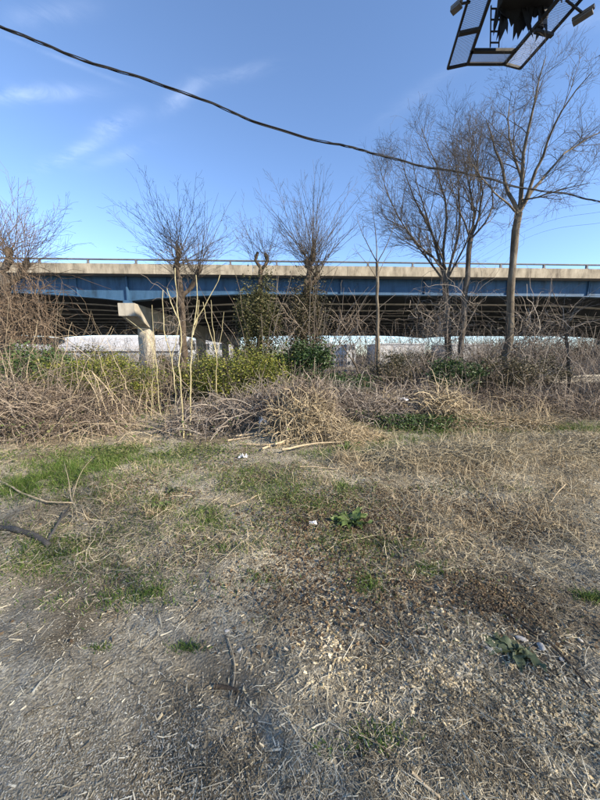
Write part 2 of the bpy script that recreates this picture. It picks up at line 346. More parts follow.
# ================================================================== SETTING
# ground sheet, fine near the camera, reaching the horizon
def warp(n, near, far, p): 
    t = np.linspace(-1, 1, n); return np.sign(t) * (near * np.abs(t) + (far - near) * np.abs(t) ** p)
gx = warp(361, 11, 900, 9); gy = np.r_[-900, -300, -120, -60, -30, -18, -12, np.linspace(-9, 0, 16)[:-1], np.linspace(0, 7, 200)[:-1], np.linspace(7, 15, 110)[:-1], np.linspace(15, 30, 50)[:-1], 30 * np.exp(np.linspace(0, math.log(40), 50))]
X, Y = np.meshgrid(gx, gy); Z = H(X, Y)
nx, ny = len(gx), len(gy); idx = np.arange(nx * ny).reshape(ny, nx)
q = np.stack([idx[:-1, :-1], idx[:-1, 1:], idx[1:, 1:], idx[1:, :-1]], -1).reshape(-1, 4)
tag(mesh_np('ground', np.stack([X, Y, Z], -1).reshape(-1, 3), q, 'earth', smooth=True), kind='structure')

# ------------------------------------------------------------------ overpass
YAW = R(2.2); BY = 20.9                            # front girder passes (0, BY)
e_ = CAM_H
over = thing('overpass', (0, BY, -1.5), 'long highway overpass with blue steel girders and beige concrete parapet', 'bridge')
over.rotation_euler = (0, 0, YAW)
def bl(o): o.parent = over; o.location = (0, 0, 1.5); return o      # meshes in bridge coordinates: x along, y across, z world
TOPZ, MIDB, PIERB = e_ + 5.02, e_ + 4.0, e_ + 3.50
PIERS = [-46.5, -11.2, 27.5, 66]; BX0, BX1 = -75, 75
def bottom(x):
    d = min(abs(x - p) for p in PIERS); t = min(d / 9.5, 1); return PIERB + (MIDB - PIERB) * (1 - (1 - t) ** 2)
xs = np.unique(np.r_[np.linspace(BX0, BX1, 76), PIERS])
def girder(y, first):
    m = MB(); bz = np.array([bottom(x) for x in xs]); n = len(xs)
    w = 0.012
    v = np.concatenate([np.stack([xs, np.full(n, y - w), bz], -1), np.stack([xs, np.full(n, y - w), np.full(n, TOPZ)], -1),
                        np.stack([xs, np.full(n, y + w), bz], -1), np.stack([xs, np.full(n, y + w), np.full(n, TOPZ)], -1)])
    i = np.arange(n - 1); q = np.concatenate([np.stack([i, i + 1, n + i + 1, n + i], -1), np.stack([2*n + i + 1, 2*n + i, 3*n + i, 3*n + i + 1], -1)])
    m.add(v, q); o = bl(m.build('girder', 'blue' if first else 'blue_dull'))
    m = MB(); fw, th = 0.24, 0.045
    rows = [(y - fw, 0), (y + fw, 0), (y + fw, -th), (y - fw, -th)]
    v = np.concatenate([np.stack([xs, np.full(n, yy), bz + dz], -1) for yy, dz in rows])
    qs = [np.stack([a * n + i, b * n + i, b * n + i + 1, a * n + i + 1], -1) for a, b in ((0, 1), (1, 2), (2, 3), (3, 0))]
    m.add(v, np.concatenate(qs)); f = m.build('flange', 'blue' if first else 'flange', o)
    return o
NG, GS = 13, 3.55
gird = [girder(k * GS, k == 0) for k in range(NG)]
for p in PIERS[1:3]:
    for dx in (-0.28, 0.0, 0.28)[1:2]:
        m = MB().box((p + dx - 0.05, -0.2, bottom(p) + 0.002), (p + dx + 0.05, -0.012, TOPZ - 0.01)); m.build('stiffener', 'blue', gird[0])
for x in np.arange(-60, 61, 5.7):
    if min(abs(x - p) for p in PIERS) > 1: MB().box((x - 0.012, -0.13, bottom(x) + 0.005), (x + 0.012, -0.012, TOPZ - 0.01)).build('stiffener', 'blue', gird[0])
for x in (-31.0, -3.4, 8.6, 20.4, 38.0):
    sp = MB().box((x - 0.42, -0.03, bottom(x) + 0.10), (x + 0.42, -0.0125, TOPZ - 0.10)).build('splice_plate', 'blue', gird[0])
W = (NG - 1) * GS
bl(MB().box((BX0, -0.70, TOPZ), (BX1, W + 0.95, TOPZ + 0.2)).build('deck', 'deck'))
# parapet in cast lengths with narrow joints
seg = 6.0; x = BX0
while x < BX1 - 0.1:
    j = rng.normal(0, 0.006)
    bl(MB().box((x + 0.012, -0.87 + j, TOPZ - 0.03), (x + seg - 0.012, -0.705, TOPZ + 0.56)).build('parapet_panel', 'parapet'))
    bl(MB().box((x + 0.012, W + 0.955, TOPZ - 0.03), (x + seg - 0.012, W + 1.12, TOPZ + 0.56)).build('parapet_panel', 'parapet'))
    x += seg
def rail(y):
    a = np.array([[[BX0, y, TOPZ + 0.82], [0, y, TOPZ + 0.82], [BX1, y, TOPZ + 0.82]]])
    r = bl(MB().tubes(a, 0.055, 8).build('railing', 'rail_steel'))
    for x in np.arange(BX0 + 1, BX1, 2.9):
        m = MB().box((x - 0.05, y - 0.06, TOPZ + 0.561), (x + 0.05, y + 0.06, TOPZ + 0.78)); m.box((x - 0.11, y - 0.075, TOPZ + 0.555), (x + 0.11, y + 0.075, TOPZ + 0.585))
        m.build('rail_post', 'rail_steel', r)
rail(-0.79)
for p in PIERS:
    cz1 = PIERB - 0.20; cz0 = cz1 - 0.80; y0, y1 = -0.45, (5.0 if p == 27.5 else W + 0.45); hw = 0.52
    m = MB(); prof = [(y0, cz1), (y1, cz1), (y1, cz0 + .1), (y1 - 1.6, cz0 - .55), (y0 + 1.9, cz0 - .55), (y0 + .35, cz0), (y0, cz0)]
    n = len(prof); v = [(p - hw, a, b) for a, b in prof] + [(p + hw, a, b) for a, b in prof]
    qd = [(i, (i + 1) % n, n + (i + 1) % n, n + i) for i in range(n)]
    t1 = [(0, 6, 5), (0, 5, 4), (0, 4, 3), (0, 3, 1), (1, 3, 2)]; t2 = [(a + n, c + n, b + n) for a, b, c in t1]
    m.add(v, qd, t1 + t2); cap = bl(m.build('pier_cap', 'concrete'))
    for cy in ((2.1,) if p == 27.5 else (2.1, 16.0, 30, W - 1.9)):
        a = np.array([[[p, cy, -2.9], [p, cy, 0], [p, cy, cz0 - .5]]]); m = MB(); m.tubes(a, 0.56, 28); m.build('column', 'concrete', cap, smooth=True)
    for k in range(2 if p == 27.5 else NG):
        MB().box((p - 0.28, k * GS - 0.25, cz1 + .002), (p + 0.28, k * GS + 0.25, PIERB - 0.047)).build('bearing', 'sign_dark' if k else 'blue', cap)

# ------------------------------------------------------------------ far buildings beyond the overpass
def wins(root, wall, x0, x1, y, zs, n, w, h):
    for z in zs:
        for k in range(n):
            xc = x0 + (x1 - x0) * (k + .5) / n
            f = under(MB().box((xc - w / 2 - .06, y - .05, z - .06), (xc + w / 2 + .06, y + .02, z + h + .06)).build('window', 'grey_wall'), root)
            MB().box((xc - w / 2, y - .07, z), (xc + w / 2, y - .03, z + h)).build('pane', 'glass', f)
# long white shed
a, b = at(-60, 345, 76), at(178, 345, 76)
sh = thing('warehouse', ((a[0] + b[0]) / 2, 80, -2), 'long low white metal warehouse seen under the overpass behind the pier', 'warehouse')
wl_ = under(MB().box((a[0], 76, -2), (b[0], 92, 3.0)).build('wall', 'grey_wall'), sh)
under(MB().add([(a[0] - .4, 75.5, 2.6), (b[0] + .4, 75.5, 2.6), (b[0] + .4, 84, 6.4), (a[0] - .4, 84, 6.4), (a[0] - .4, 92.5, 2.6), (b[0] + .4, 92.5, 2.6)], [(0, 1, 2, 3), (3, 2, 5, 4)]).build('roof', 'white_wall'), sh)
wins(sh, wl_, a[0] + 2, b[0] - 2, 76, (-.3,), 16, 1.8, 1.4)
for k in range(9):
    xx = a[0] + (b[0] - a[0]) * (k + .5) / 9
    under(MB().box((xx - 1.5, 75.9, -2), (xx - .1 , 76.02, 1.6)).build('door', 'white_wall' if k % 2 else 'brick'), sh)
# small white and grey office block
def block(name, px0, px1, Y, py_top, mat, label, n, rows, depth=14):
    a, b = at(px0, py_top, Y), at(px1, py_top, Y); r = thing(name, ((a[0] + b[0]) / 2, Y + depth / 2, -2), label, 'building')
    w = under(MB().box((a[0], Y, -2), (b[0], Y + depth, a[2])).build('wall', mat), r)
    under(MB().box((a[0] - .2, Y - .2, a[2] + .002), (b[0] + .2, Y + depth + .2, a[2] + .35)).build('roof', 'roof' if mat != 'white_wall' else 'white_wall'), r)
    hgt = a[2] + 2; zz = [-2 + hgt * (k + .35) / rows for k in range(rows)]
    if n: wins(r, w, a[0], b[0], Y, zz, n, (b[0] - a[0]) / n * .5, hgt / rows * .45)
block('office_block', 334, 347, 92, 346, 'grey_wall', 'blue grey office block with dark windows beyond the overpass', 4, 3)
block('office_block', 347.3, 356, 90, 345, 'white_wall', 'narrow white office block adjoining the blue grey block', 2, 3, 10)
block('office_block', 306, 331, 99, 344.5, 'white_wall', 'wide white office block with rows of dark windows beyond the overpass', 7, 2)
block('depot', 378, 425, 90, 344.5, 'white_wall', 'pale depot building glimpsed under the overpass behind the twin trunk tree', 0, 1)
block('depot', 452, 492, 90, 345, 'white_wall', 'pale depot building glimpsed under the overpass beside the tall right tree', 0, 1)
block('depot', 190, 225, 88, 341, 'white_wall', 'white depot building glimpsed right of the pier column', 5, 2)


# ================================================================== OVERHEAD: cable, wires, billboard
def pole(x, y, h, label):
    g = float(H(x, y)); t = thing('utility_pole', (x, y, g), label, 'pole')
    P = np.array([[[x, y, g - .5], [x, y, h / 2], [x, y, h]]]); under(MB().tubes(P, np.array([[.16, .14, .11]]), 12, True).build('shaft', 'wood_pole', smooth=False), t)
    under(MB().box((x - .9, y - .06, h - .7), (x + .9, y + .06, h - .56)).build('crossarm', 'wood_pole'), t)
    return t
Lp, Rp = at(0, 27, 5.6), at(600, 201, 10.0)
ux, uy = Rp[0] - Lp[0], Rp[1] - Lp[1]
def on_plane(px, py):                         # vertical plane through the two ends of the span
    d = ray(px, py); o = np.array([0, 0, CAM_H]); nrm = np.array([uy, -ux]); k = (nrm @ (Lp[:2] - o[:2])) / (nrm @ d[:2]); return o + d * k
cp = [on_plane(*p) for p in [(0, 27), (60, 49), (150, 82), (240, 115), (330, 144), (400, 159.5), (500, 182), (600, 201)]]
d0 = cp[0] - cp[1]; d0 /= np.linalg.norm(d0[:2]); d1 = cp[-1] - cp[-2]; d1 /= np.linalg.norm(d1[:2])
endL = cp[0] + d0 * 5.0 + np.array([0, 0, .15]); endR = cp[-1] + d1 * 7.0 + np.array([0, 0, .35])
path = resample([endL] + cp + [endR], 420)
pole(endL[0], endL[1], endL[2] + .7, 'wooden utility pole carrying the low end of the twisted cable')
pole(endR[0], endR[1], endR[2] + .7, 'wooden utility pole carrying the far end of the twisted cable')
s = np.linspace(0, 1, 420); ph = 2 * math.pi * 15 * s + 1.6 * np.sin(2 * math.pi * 4.3 * s) + .9 * np.sin(2 * math.pi * 9.1 * s + 1)
side = np.array([uy, -ux, 0]) / math.hypot(ux, uy); upv = np.array([0, 0, 1.])
cab = thing('overhead_cable', tuple(path[0]), 'thick black twisted cable bundle sagging across the sky between wooden poles', 'cable')
slack = np.stack([np.zeros(420), np.zeros(420), .032 * np.sin(2 * math.pi * 7.7 * s) + .010 * np.sin(2 * math.pi * 19 * s + 2)], -1)
for k, (rr, off) in enumerate(((.0125, .011), (.009, .015), (.0075, .019))):
    a = ph + k * 2.1 + (.5 * np.sin(2 * math.pi * 12 * s) if k else 0)
    P = path + slack + side * (np.cos(a) * off)[:, None] + upv * (np.sin(a) * off)[:, None]
    under(MB().tubes(P[None], rr, 6).build('strand', 'black'), cab)
# three thin distant wires
for k, (pa, pb) in enumerate((((560, 208.5), (600, 203)), ((560, 218), (600, 212)), ((556, 228.5), (600, 223)))):
    A, B = at(*pa, 34), at(*pb, 30); d = (A - B) / np.linalg.norm(A - B)
    P = np.array([B + np.array([14, -4, 1.2]), B, A, np.array([24.0, 50, A[2] - 1.6]), np.array([18.0 + .3 * k, 74, 13.3 - .35 * k])])
    tag(MB().tubes(resample(P, 60)[None], .010, 4).build('power_wire', 'black'), 'thin distant power wire strung behind the tall right tree', 'wire', 'distant power wires')
pw = at(600, 203, 30) + np.array([14, -4, 1.2]); pole(pw[0], pw[1], pw[2] + .5, 'wooden utility pole off beyond the right tree, carrying thin wires')
pole(18.3, 74, 13.6, 'wooden utility pole hidden beyond the overpass, carrying thin wires')

# billboard seen from below
ZB = 11.0
bb_pole = (11.0, 8.2)
bb = thing('billboard', (bb_pole[0], bb_pole[1], 0), 'dark steel billboard overhead with mesh catwalks, ladder and torn black vinyl', 'billboard')
def bp(px, py, dz=0.0): return at_z(px, py, ZB) + np.array([0, 0, dz])
def ext(a, b, y):                            # continue the line a->b until its y falls to the given value
    t = (y - a[1]) / (b[1] - a[1]); return a + (b - a) * t
YE = 2.0
LO0, LO1 = bp(447.6, 68.3), ext(bp(447.6, 68.3), bp(468, 0), YE)
LI0, LI1 = bp(467.7, 64), ext(bp(467.7, 64), bp(489.5, 0), YE)
RO0, RO1 = bp(520.7, 68.3), ext(bp(520.7, 68.3), bp(579.6, 1.4), YE)
RI0, RI1 = bp(504.5, 64), ext(bp(504.5, 64), bp(557.5, 0), YE)
def catwalk(o0, o1, i0, i1, crosses):
    m = MB(); m.bar(o0, o1, .06, .07); m.bar(i0, i1, .08, .08); m.bar(o0, i0, .06, .07)
    for t in crosses: m.bar(o0 + (o1 - o0) * t - np.array([0, 0, .1]), i0 + (i1 - i0) * t - np.array([0, 0, .1]), .1, .07)
    c = under(m.build('catwalk', 'sign_dark'), bb)
    n = int(np.linalg.norm(o1 - o0) / .034); g = MB()
    for k in range(1, n):
        t = k / n; g.bar(o0 + (o1 - o0) * t + np.array([0, 0, .03]), i0 + (i1 - i0) * t + np.array([0, 0, .03]), .0065, .006)
    g.build('grating', 'grating', c)
tL = lambda p: (p[1] - LO0[1]) / (LO1[1] - LO0[1])
catwalk(LO0, LO1, LI0, LI1, [tL(bp(458, 30)), .75, .95]); catwalk(RO0, RO1, RI0, RI1, [tL(bp(554, 31.7)), .7, .9])
F0, F1, G0, G1 = bp(468, 64), bp(505, 64), bp(472, 51), bp(514, 51)
m = MB(); m.bar(F0, F1, .06, .07); m.bar(G0 - (G1 - G0) * .03, G1 + (G1 - G0) * .03, .1, .08)
cf = under(m.build('catwalk', 'sign_dark'), bb); g = MB(); n = 80
for k in range(1, n): t = k / n; g.bar(F0 + (F1 - F0) * t, G0 + (G1 - G0) * t, .0065, .006)
g.build('grating', 'grating', cf)
# ladder between the front catwalk and the sign body
la, lb, lc, ld = bp(490, 51, .1), bp(498.5, 51, .1), bp(489.5, 26, .5), bp(499, 26, .5)
lm = MB(); lm.bar(la, lc, .035, .035); lm.bar(lb, ld, .035, .035)
for t in (.12, .4, .68, .93): lm.bar(la + (lc - la) * t, lb + (ld - lb) * t, .03, .03)
under(lm.build('ladder', 'sign_dark'), bb)
# sign body: two dark faces meeting in a V with a closed underside
def body(px, py): return bp(px, py, .0)
u0, u1 = at_z(498, 10, ZB + .45), at_z(550, 7, ZB + .45)
v0 = ext(u0, at_z(505, -12, ZB + .45), YE); v1 = ext(u1, at_z(562, -12, ZB + .45), YE)
hgt = np.array([0, 0, 3.6])
m = MB(); m.add([u0, u1, v1, v0, u0 + hgt, u1 + hgt, v1 + hgt, v0 + hgt], [(0, 1, 2, 3), (7, 6, 5, 4), (0, 4, 5, 1), (1, 5, 6, 2), (2, 6, 7, 3), (3, 7, 4, 0)])
under(m.build('sign_body', 'sign_dark'), bb)
# torn strips hanging from the lower edges
for k in range(44):
    if k < 34: p = u0 + (u1 - u0) * rng.uniform(0, 1)
    elif k < 39: p = u0 + (v0 - u0) * rng.uniform(0, .4)
    else: p = u1 + (v1 - u1) * rng.uniform(0, .4)
    w, L = rng.uniform(.1, .4), rng.uniform(.2, .85) * (0.6 if k > 22 else 1)
    tw = rng.uniform(-.4, .4); d = np.array([math.cos(tw), math.sin(tw), 0]); dn = np.array([rng.normal(0, .25), rng.normal(0, .2), -1])
    pts = [p - d * w / 2 + [0, 0, .05], p + d * w / 2 + [0, 0, .05], p + d * w * .42 + dn * L * .5, p - d * w * .25 + dn * L * .55, p + d * w * rng.uniform(-.1, .3) + dn * L]
    pts = np.array(pts); th = np.array([0, .01, 0])
    mm = MB().add(np.concatenate([pts, pts + th]), [(0, 1, 2, 3), (8, 7, 6, 5), (0, 3, 8, 5), (1, 6, 7, 2)], [(3, 2, 4), (9, 7, 8), (3, 4, 8), (4, 9, 8), (2, 7, 4), (4, 7, 9)])
    under(mm.build('torn_vinyl', 'vinyl'), bb)
# floodlights on arms
for (pa, pb) in (((566, 0), (584, 7)), ((470, 2), (457, -2))):
    a, b = bp(*pa), bp(*pb, -.15); m = MB(); m.bar(a, b, .04, .04); arm = under(m.build('lamp_arm', 'sign_dark'), bb)
    d = np.array([.14, -.18, 0]) * (1 if pa[0] > 500 else .6); m = MB(); m.bar(b - d, b + d, .11, .07); m.bar(b - d * .9 + [0, 0, -.1], b + d * .9 + [0, 0, -.1], .18, .04); m.build('floodlight', 'rail_steel', arm)
pt = np.array([[[*bb_pole, -.5], [*bb_pole, 6], [*bb_pole, ZB + 2]]]); under(MB().tubes(pt, .45, 20).build('column', 'galv', smooth=True), bb)
mid = (u0 + u1) / 2; m = MB(); m.bar((bb_pole[0], bb_pole[1], ZB + 1.6), (mid[0], mid[1] - 1.5, ZB + 1.6), .5, .5); under(m.build('beam', 'sign_dark'), bb)

# ================================================================== TREES
class Tree:
    """collects limbs and twigs level by level, swept in batches"""
    def __init__(s, r): s.lv = {}; s.r = r
    def put(s, level, path, rad, K):
        s.lv.setdefault(level, []).append((resample(path, K) if len(path) != K else np.asarray(path), rad))
    def mesh(s, name, mat, levels, sides, parent):
        mb = MB()
        for L in levels:
            if L not in s.lv: continue
            by = {}
            for p, rd in s.lv[L]: by.setdefault(len(p), []).append((p, rd))
            for K, lst in by.items():
                mb.tubes(np.array([p for p, _ in lst]), np.array([np.linspace(a, b, K) if np.isscalar(a) else a for _, (a, b) in lst]), sides)
        if mb.n: under(mb.build(name, mat, smooth=True), parent)
def branch(r, p, d, L, K, up=.1, wig=.12):
    out = [p]; d = d / np.linalg.norm(d); st = L / (K - 1)
    for k in range(K - 1):
        out.append(out[-1] + d * st); d = d + np.array([0, 0, up]) * 1.0 / (K - 1) + r.normal(0, wig, 3); d /= np.linalg.norm(d)
    return np.array(out)
def grow(T, path, r0, r1, level, cfg):
    """side shoots along a limb; cfg[level] = (count per metre, length, spread, up, tmin)"""
    if level not in cfg: return
    n, Lm, spread, up, tmin, wig = cfg[level]; r = T.r; K = len(path)
    Lp_ = np.linalg.norm(np.diff(path, axis=0), axis=1).sum(); cnt = r.poisson(n * Lp_) if n > 0 else int(-n)
    for _ in range(cnt):
        t = tmin + (1 - tmin) * r.random() ** .85; f = t * (K - 1); i = min(int(f), K - 2)
        p = path[i] + (path[i + 1] - path[i]) * (f - i); tan = path[i + 1] - path[i]; tan /= np.linalg.norm(tan) + 1e-9
        a = r.normal(0, 1, 3); a -= tan * (a @ tan); a /= np.linalg.norm(a) + 1e-9
        an = spread * r.uniform(.6, 1.3); d = tan * math.cos(an) + a * math.sin(an); d[2] += up * .6
        L = Lm * r.uniform(.5, 1.25) * (1.1 - .55 * t); rad = max(min((r0 + (r1 - r0) * t) * .6, L * (.0105 if level == 2 else .008)), .0022)
        kk = 6 if level <= 2 else 4
        bpth = branch(r, p, d, L, kk, up, wig); T.put(level, bpth, (rad, max(rad * .3, .0018)), kk)
        grow(T, bpth, rad, rad * .35, level + 1, cfg)
def px_path(pts, Y, zjit=None):
    """pixel polyline at depth Y (+ optional depth offset per point)"""
    return np.array([at(p[0], p[1], Y + (p[2] if len(p) > 2 else 0)) for p in pts])
def tree(label, trunk, Y, rad, limbs, cfg, seed, mat='bark', twig='twig', group=None, name='bare_tree', limb_r=None, bottom=-.3):
    r = np.random.default_rng(seed); T = Tree(r)
    tp = px_path(trunk, Y); g = float(H(tp[0][0], tp[0][1])); tp[0][2] = g + bottom
    K = 14; P = resample(tp, K); P[1:-1] += r.normal(0, rad[0] * .2, (K - 2, 3))
    flare = np.linspace(rad[0], rad[1], K); flare[0] *= 1.35; flare[1] *= 1.08
    root = thing(name, (tp[0][0], tp[0][1], g), label, 'tree', group)
    under(MB().tubes(P[None], flare[None] * (1 + r.normal(0, .06, K)), 14).build('trunk', mat, smooth=True), root)
    for lm in limbs:
        pts, r0, r1 = lm[0], lm[1], lm[2]; lp = resample(px_path(pts, Y), 10); lp[1:] += r.normal(0, r0 * .35, (9, 3))
        T.put(1, lp, (r0, r1), 10); grow(T, lp, r0, r1, 2, cfg)
    grow(T, P, rad[0], rad[1], 1.5, cfg) if 1.5 in cfg else None
    T.mesh('limbs', mat, [1], 8, root); T.mesh('crown', twig, [2, 3, 4, 5], 4, root)
    return root, P

# tall tree on the right
CFG = {2: (5.0, 1.35, .85, .10, .10, .18), 3: (8.0, .7, .85, .04, .1, .2), 4: (9, .36, .85, .0, .1, .22)}
tree('tall bare tree with single pale trunk and wide forked crown beside the overpass', [(507, 398), (508, 350), (511, 310), (513, 270), (514, 240), (519, 213)], 9.6, (.122, .095), [
    ([(519, 214), (512, 200), (506, 185, .2), (500, 160, .5), (492, 140, .8), (486, 118, 1.0)], 0.058, 0.011),
    ([(519, 214), (522, 195), (522, 165, -.3), (528, 130, -.5), (537, 95, -.7), (546, 58, -.9)], 0.065, 0.010),
    ([(520, 212), (530, 195), (544, 176, .5), (562, 155, .9), (585, 140, 1.3), (612, 128, 1.7)], 0.051, 0.009),
    ([(519, 212), (529, 190, -.2), (540, 160, -.4), (553, 130, -.9), (570, 100, -1.3), (592, 72, -1.6)], 0.054, 0.008),
    ([(518, 214), (508, 203, -.5), (494, 192, -1), (478, 172, -1.4), (470, 160, -1.7)], 0.031, 0.006),
    ([(521, 200), (535, 198, -.4), (560, 190, -.8), (590, 182, -1.2)], 0.027, 0.006),
    ([(522, 180), (512, 150, .4), (508, 120, .8), (512, 90, 1.2)], 0.034, 0.007)], CFG, 11, 'bark_pale')
# twin-trunked tree
CFG2 = {2: (5.6, 1.6, .65, .2, .08, .13), 3: (5.4, .8, .7, .1, .08, .16), 4: (8, .38, .75, .05, .1, .18)}
tree('bare tree with two rising trunks and dense vertical twigs, wound with brambles', [(449, 400), (448, 350), (447, 310), (446, 282)], 10.6, (.12, .095), [
    ([(446, 284), (440, 262), (434, 240, .3), (420, 211, .7), (408, 181, 1), (398, 152, 1.2)], 0.051, 0.007),
    ([(446, 283), (444, 250), (446, 219, -.2), (440, 181, -.5), (430, 148, -.7), (422, 129, -.8)], 0.054, 0.007),
    ([(446, 282), (452, 262), (458, 240, .3), (460, 206, .5), (455, 164, .7), (450, 135, .9)], 0.048, 0.007),
    ([(444, 270), (430, 255, -.5), (412, 236, -.9), (396, 211, -1.2), (384, 185, -1.4)], 0.034, 0.006),
    ([(446, 284), (426, 258, .3), (402, 222, .6), (386, 190, .9), (378, 160, 1.1)], .034, .006),
    ([(447, 280), (460, 255, -.3), (474, 222, -.7), (478, 190, -1.0), (474, 160, -1.2)], .034, .006),
    ([(446, 270), (430, 225, -.6), (416, 180, -1.0), (410, 150, -1.2)], .034, .006),
    ([(440, 262), (420, 250, .5), (400, 238, .9), (385, 225, 1.2)], 0.024, 0.006)], CFG2, 12, 'bark')
tree('slender bare tree leaning against its twin trunked neighbour, crown of upright twigs', [(459, 400), (461, 350), (464, 310), (467, 270), (471, 236)], 10.2, (.10, .07), [
    ([(471, 237), (474, 219), (470, 190, .3), (464, 160, .5), (462, 132, .7)], 0.041, 0.006),
    ([(471, 237), (478, 218), (482, 198, -.3), (478, 164, -.6), (476, 135, -.8)], 0.041, 0.006),
    ([(470, 240), (484, 225), (492, 206, .3), (490, 177, .6), (486, 156, .8)], 0.034, 0.006),
    ([(471, 240), (464, 222, -.4), (455, 198, -.8), (448, 173, -1)], 0.031, 0.006)], CFG2, 13, 'bark')
# pale straight sapling tree
CFG3 = {2: (3.2, .55, .7, .2, .15, .1), 3: (3.0, .25, .7, .1, .2, .12)}
tree('thin straight pale young tree with sparse upright branches before the overpass', [(378, 392), (378, 340), (377.5, 300), (377, 262)], 9.0, (.055, .038), [
    ([(377, 263), (376, 240), (374, 220), (371, 200)], 0.019, 0.003), ([(377, 262), (368, 245, .2), (360, 228, .4), (356, 212, .5)], 0.016, 0.003),
    ([(377, 264), (386, 246, -.2), (393, 228, -.3), (396, 205, -.5)], 0.016, 0.003), ([(377.5, 280), (366, 262, -.3), (352, 248, -.5)], 0.011, 0.003), ([(377.5, 275), (388, 255, .3), (400, 240, .5)], 0.011, 0.003)], CFG3, 14, 'bark_pale', 'twig', name='young_tree')

def pollard(label, trunk, Y, rad, knobs, nshoot, L, spread, seed, mat='bark_dark', lean=0.0, twig='twig', sub=3.2):
    """tree cut back to knobs, each knob carrying a fan of long thin shoots"""
    r = np.random.default_rng(seed); T = Tree(r); tp = px_path(trunk, Y); g = float(H(tp[0][0], tp[0][1])); tp[0][2] = g - .3
    K = 14; P = resample(tp, K); P[1:-1] += r.normal(0, rad[0] * .15, (K - 2, 3)); rr = np.linspace(rad[0], rad[1], K); rr[0] *= 1.3; rr *= 1 + r.normal(0, .06, K)
    root = thing('pollarded_tree', (tp[0][0], tp[0][1], g), label, 'tree', None)
    under(MB().tubes(P[None], rr[None], 12).build('trunk', mat, smooth=True), root)
    lm = MB()
    for kn in knobs:
        lp = resample(px_path(kn, Y), 9); lp[1:-1] += r.normal(0, .03, (7, 3)); kr = np.linspace(rad[1] * .8, rad[1] * .55, 9); kr[-2:] *= 1.5; kr *= 1 + r.normal(0, .12, 9); kr[-1] *= .6
        lm.tubes(lp[None], kr[None], 8)
        n = int(nshoot / len(knobs))
        for k in range(n):
            f = 1 - abs(r.normal(0, .3)); f = max(f, .1) * 8; i = min(int(f), 7); p = lp[i] + (lp[i + 1] - lp[i]) * (f - i) + r.normal(0, .05, 3)
            an = 1.25 * spread * math.sqrt(r.random()); az = r.uniform(0, 2 * math.pi); d = np.array([math.sin(an) * math.cos(az) + lean, math.sin(an) * math.sin(az), math.cos(an)])
            ll = L * r.uniform(.3, 1.12) * (1 - .15 * an / 1.2); q = branch(r, p, d, ll, 6, .2 * min(an, 1), .1); rad0 = ll * .0038
            T.put(2, q, (rad0, .002), 6); grow(T, q, rad0, .002, 3, {3: (sub, .55, .6, .1, .12, .14), 4: (3.0, .25, .7, .05, .1, .14)})
    if lm.n: under(lm.build('limbs', mat, smooth=True), root)
    T.mesh('crown', twig, [2, 3, 4], 4, root); return root, P
pollard('pollarded tree with knobbly top and fan of thin shoots behind the yellow saplings', [(186, 402), (184, 360), (182, 320), (179, 280)], 9.4, (.125, .095), [[(180, 283), (178, 270), (178, 256), (179, 248)], [(181, 300), (190, 288), (196, 274), (199, 266)], [(180, 288), (176, 274, .2), (177, 262, .2)]], 150, 2.35, 1.0, 21)
pollard('small pollarded tree with hooked knobs, ivy green below', [(260, 400), (260, 350), (260, 310), (260, 280)], 9.9, (.09, .07), [[(260, 284), (259, 268), (256, 256), (258, 252)], [(260, 282), (263, 268), (267, 258), (265, 253)]], 70, 1.6, .95, 22)
pollard('pollarded tree wrapped in dusky ivy with tall upright fan of shoots', [(302, 400), (304, 350), (305, 310), (306, 290)], 9.9, (.12, .10), [[(306, 292), (308, 276), (311, 262), (314, 250)], [(306, 288), (309, 270), (308, 258)], [(306, 290), (315, 280), (318, 272)]], 140, 2.7, .78, 23)
pollard('thick leaning pollarded tree smothered in dry vines beside the pale cane thicket', [(14, 405), (10, 360), (6, 310), (4, 275)], 8.2, (.17, .12), [[(5, 280), (8, 262), (10, 248)], [(5, 280), (-8, 262), (-12, 248)], [(6, 285), (22, 270), (27, 260)]], 150, 2.2, 1.0, 24, 'bark', twig='twig_red')
tree('small dark bare tree with crooked trunk near the guardrail', [(570, 402), (569, 370), (567, 350), (566, 335)], 9.6, (.055, .04), [
    ([(566, 337), (560, 325), (548, 318), (535, 322)], .025, .006), ([(566, 336), (570, 318), (576, 305), (590, 296)], .025, .006), ([(567, 340), (555, 335), (540, 338, .4), (528, 345, .5)], .02, .006), ([(566, 335), (562, 315), (556, 300), (552, 290)], .02, .006)],
    {2: (5, .8, .8, .05, .1, .2), 3: (4, .4, .8, .0, .1, .2)}, 15, 'bark_dark', 'bramble_grey')
tree('leaning bare shrubby tree with drooping side branches left of the thin young tree', [(372, 398), (360, 375), (352, 360)], 10.0, (.04, .03), [
    ([(352, 360), (342, 345), (328, 330), (318, 322)], .022, .005), ([(354, 363), (350, 340), (345, 325), (332, 312)], .02, .005), ([(360, 372), (366, 350), (362, 330), (350, 318)], .02, .005)],
    {2: (5, .7, .7, .05, .1, .16), 3: (4, .35, .8, .0, .1, .2)}, 16, 'bark', 'bramble')

